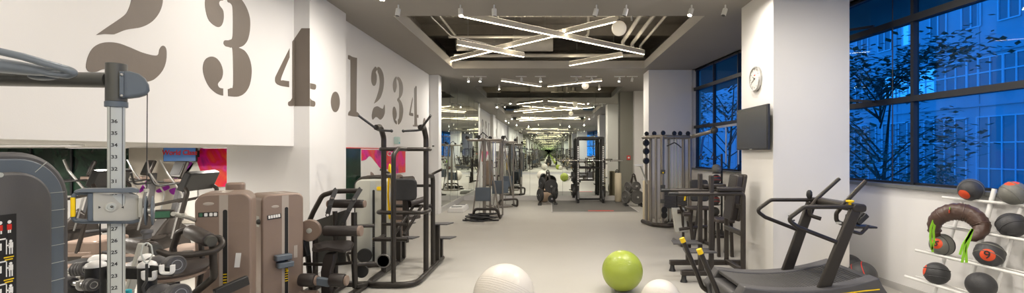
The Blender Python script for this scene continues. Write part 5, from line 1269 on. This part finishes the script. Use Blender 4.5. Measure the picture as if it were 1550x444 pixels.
M['purple']=mat('purple_print',srgb(150,30,160),.5,var=.2,scale=3); M['printgrey']=mat('pale_grey_print',srgb(200,194,182),.6,var=.05); M['printwhite']=mat('white_print',srgb(228,226,220),.6,var=.03)
M['magenta']=mat('magenta_print',srgb(222,30,130),.5,var=.2,scale=2)
BY=9.39
t=thing('wall_picture','bright pink and red abstract wall print beside the blue television','picture',W(322,250,BY)); L=t.location
a0=W(297,221,BY);a1=W(343.5,283,BY)
MB(L).bx(a0.x,a1.x+.1,BY-.02,BY,a1.z,a0.z).build('print_panel','printwhite',t)
pts=[(306,221),(344,221),(344,283),(312,283),(308,276),(304,268),(303,258),(300,250),(298,241),(300,232)]
MB(L).prism([W(x,y,BY-.021) for x,y in smooth_closed([(*p_,1) if i<4 else p_ for i,p_ in enumerate(pts)],4)],(0,-.003,0)).build('print_colour','art',t)
t=thing('wall_graphic','pale wall print with purple blade shapes behind the step climbers','wall print',W(260,270,BY)); L=t.location
a0=W(196,221,BY);a1=W(297,340,BY); MB(L).bx(a0.x,a1.x,BY-.015,BY,.35,a0.z).build('print_panel','printgrey',t)
for poly_,m_ in (([(262,276),(263,266),(272,246),(279,243),(293,244),(289,256),(276,270),(266,279)],'printwhite'),([(264,273),(265,264),(274,248),(291,246),(284,256),(272,267)],'purple'),([(212,292),(216,280),(236,262),(232,276)],'purple'),([(237,288),(254,281),(256,286),(240,292)],'purple'),([(256,288),(268,284),(272,290),(262,295)],'purple'),([(268,300),(280,262),(297,250),(297,330),(288,330)],'printwhite')):
    dy=.016 if m_=='printwhite' else .019
    MB(L).prism([W(x,y,BY-dy) for x,y in smooth_closed(poly_,4)],(0,-.002,0)).build('print_shape',m_,t)
# dark glazing
wn2=bpy.data.objects.new('window_2',None); COL.objects.link(wn2); wn2['kind']='structure'
MB().bx(-11.1,W(196,0,BY).x,BY-.01,BY,.9,ZS).build('glass_pane','darkpane',wn2)
for x_ in (-11.0,-10.2,-9.4,-8.6): MB().bx(x_-.02,x_+.02,BY-.04,BY-.01,.9,ZS).build('mullion','frame',wn2)
# television
t=thing('alcove_television','blue screen reading World Class in red, hung before the pale wall print','television',W(272,233,8.9)); L=t.location
M['bluescreen']=mat('blue_screen',srgb(62,100,150),.3,var=.02,emit=srgb(62,100,150),es=.25)
a0=W(247,221.5,8.9);a1=W(297,245,8.9)
MB(L).bx(a0.x,a1.x,8.9,8.94,a1.z,a0.z-.005).build('casing','black',t,bev=.004); MB(L).bx(a0.x+.012,a1.x-.012,8.896,8.9,a1.z+.012,a0.z-.017).build('screen','bluescreen',t)
p=W(272,231.5,8.895); text('World Class',.128,(p.x,8.894,p.z),(1,0,0),(.12,0,1),'red','lettering',t,L,depth=.001,bold=.004)
MB(L).bx(a0.x+.28,a1.x-.28,8.94,9.38,a1.z+.08,a0.z-.08).build('wall_bracket','black',t)
# picture and dark panel on the left wall
def onL(px,py): return onX(px,py,XL)
t=thing('wall_picture','pink and white abstract print low on the left wall behind the dip tower','picture',(XL,9.8,1.5)); L=t.location
y0_,y1_=8.48,11.1
MB(L).bx(XL,XL+.02,y0_,y1_,1.28,1.82).build('print_panel','printwhite',t)
MB(L).prism([(XL+.0205,y,z) for y,z in smooth_closed([(8.49,1.80,1),(11.09,1.80,1),(11.09,1.29,1),(10.3,1.29,1),(9.9,1.40),(9.5,1.42),(9.2,1.55),(8.9,1.68),(8.7,1.62),(8.49,1.60,1)],4)],(.003,0,0)).build('print_colour','art',t)
t=thing('wall_mirror_panel','dark glossy panel with red upper edge beside the pink print','wall panel',(XL,8.0,1.5)); L=t.location
MB(L).bx(XL,XL+.02,7.56,8.46,.95,1.82).build('panel','darkpane',t); MB(L).bx(XL,XL+.026,7.56,11.1,1.82,1.835).build('edge_strip','red',t)

def step_climber():
    t=thing('step_climber','x','exercise machine'); 
    T=lambda pts,r,m,name,rad=.08: MB().tube(fillet(pts,rad),r,10).build(name,m,t)
    MB().prism([(-.17,-.50,.06),(-.22,.35,.06),(-.22,.25,.50),(-.22,.0,.72),(-.22,-.2,.42)],(.34,0,0)).build('drive_housing','bronze',t,bev=.03)
    MB().prism([(-.07,.05,.6),(-.07,.22,.6),(-.07,.30,1.36),(-.07,.20,1.36)],(.14,0,0)).build('mast','charcoal',t,bev=.01)
    cs=MB().box((0,.18,1.46),(.40,.06,.30),rx=-.35).build('console','dark',t,bev=.02); MB().box((0,.147,1.47),(.32,.004,.20),rx=-.35).build('display','slotblack',cs)
    MB().box((0,.10,1.28),(.36,.14,.05)).build('console_tray','taupe',t,bev=.01)
    for s_ in (-1,1):
        T([(s_*.28,-.05,.35),(s_*.30,.1,1.05),(s_*.30,-.12,1.42),(s_*.22,-.18,1.62)],.014,'steel','moving_arm',.12)
        T([(s_*.10,.15,1.25),(s_*.34,-.0,1.25),(s_*.36,-.3,1.22),(s_*.30,-.36,1.42)],.016,'black','fixed_handle')
        MB().bx(s_*.17-.08,s_*.17+.08,-.75,-.35,.28+.1*s_,.32+.1*s_).build('pedal','rubber',t,bev=.012); MB().beam((s_*.17,-.5,.28+.1*s_),(s_*.17,.1,.4),.04,.05).build('pedal_arm','bronze',t)
    MB().bx(-.35,.35,-.62,-.54,0,.07).build('base_bar','bronze',t,bev=.01); MB().bx(-.35,.35,.38,.46,0,.07).build('base_bar','bronze',t,bev=.01); MB().bx(-.05,.05,-.6,.42,0,.07).build('base_spine','bronze',t,bev=.01)
    return t
proto=step_climber()
spots_=[(118,8.7,-.8,'step climber left of the numbered column, before the dark glazing'),(206,8.75,-.6,'step climber just right of the numbered column, before the pale wall print'),(252,7.9,-.5,'step climber with upright console directly below the blue television')]
for i,(px,Y,rz,lb) in enumerate(spots_):
    o_=proto if i==0 else copy_tree(proto); p=W(px,0,Y); o_.location=(p.x,Y,0); o_.rotation_euler=(0,0,rz); o_['label']=lb; o_['group']='step climbers in the alcove'
def treadmill():
    t=thing('treadmill','x','treadmill')
    MB().bx(-.30,.30,-.95,.85,.09,.19).build('deck','bronze',t,bev=.02); MB().bx(-.23,.23,-.93,.80,.19,.20).build('running_belt','rubber',t)
    for s_ in (-1,1):
        MB().bx(s_*.31-.07,s_*.31+.07,-.95,.80,.14,.225).build('side_rail','taupe',t,bev=.02)
        MB().tube(fillet([(s_*.36,.6,.2),(s_*.36,.85,1.2),(s_*.30,.75,1.3)],.06),.03,10).build('upright','bronze',t); MB().tube(fillet([(s_*.36,.8,1.1),(s_*.36,.3,1.0)],.06),.022,10).build('hand_rail','bronze',t)
        MB().bx(s_*.31-.05,s_*.31+.05,-.97,-.90,.0,.14).build('foot','black',t)
    MB().rbox((0,.62,.26),(.72,.5,.22),.08).build('motor_cover','taupe',t,bev=.03); MB().bx(-.36,.36,.4,.84,.0,.16).build('front_base','bronze',t)
    cs=MB().box((0,.80,1.34),(.72,.10,.28),rx=-.4).build('console','black',t,bev=.02); MB().box((0,.745,1.36),(.5,.004,.2),rx=-.4).build('display','screen',cs)
    return t
tp=treadmill()
for i,(x,Y,rz,lb) in enumerate(((-7.9,7.6,-1.45,'taupe treadmill just left of the numbered column, nearest of the treadmills'),(-5.9,6.85,-1.45,'taupe treadmill right of the numbered column, below the blue television'))):
    o_=tp if i==0 else copy_tree(tp); o_.location=(x,Y,0); o_.rotation_euler=(0,0,rz); o_['label']=lb; o_['group']='treadmills in the alcove'
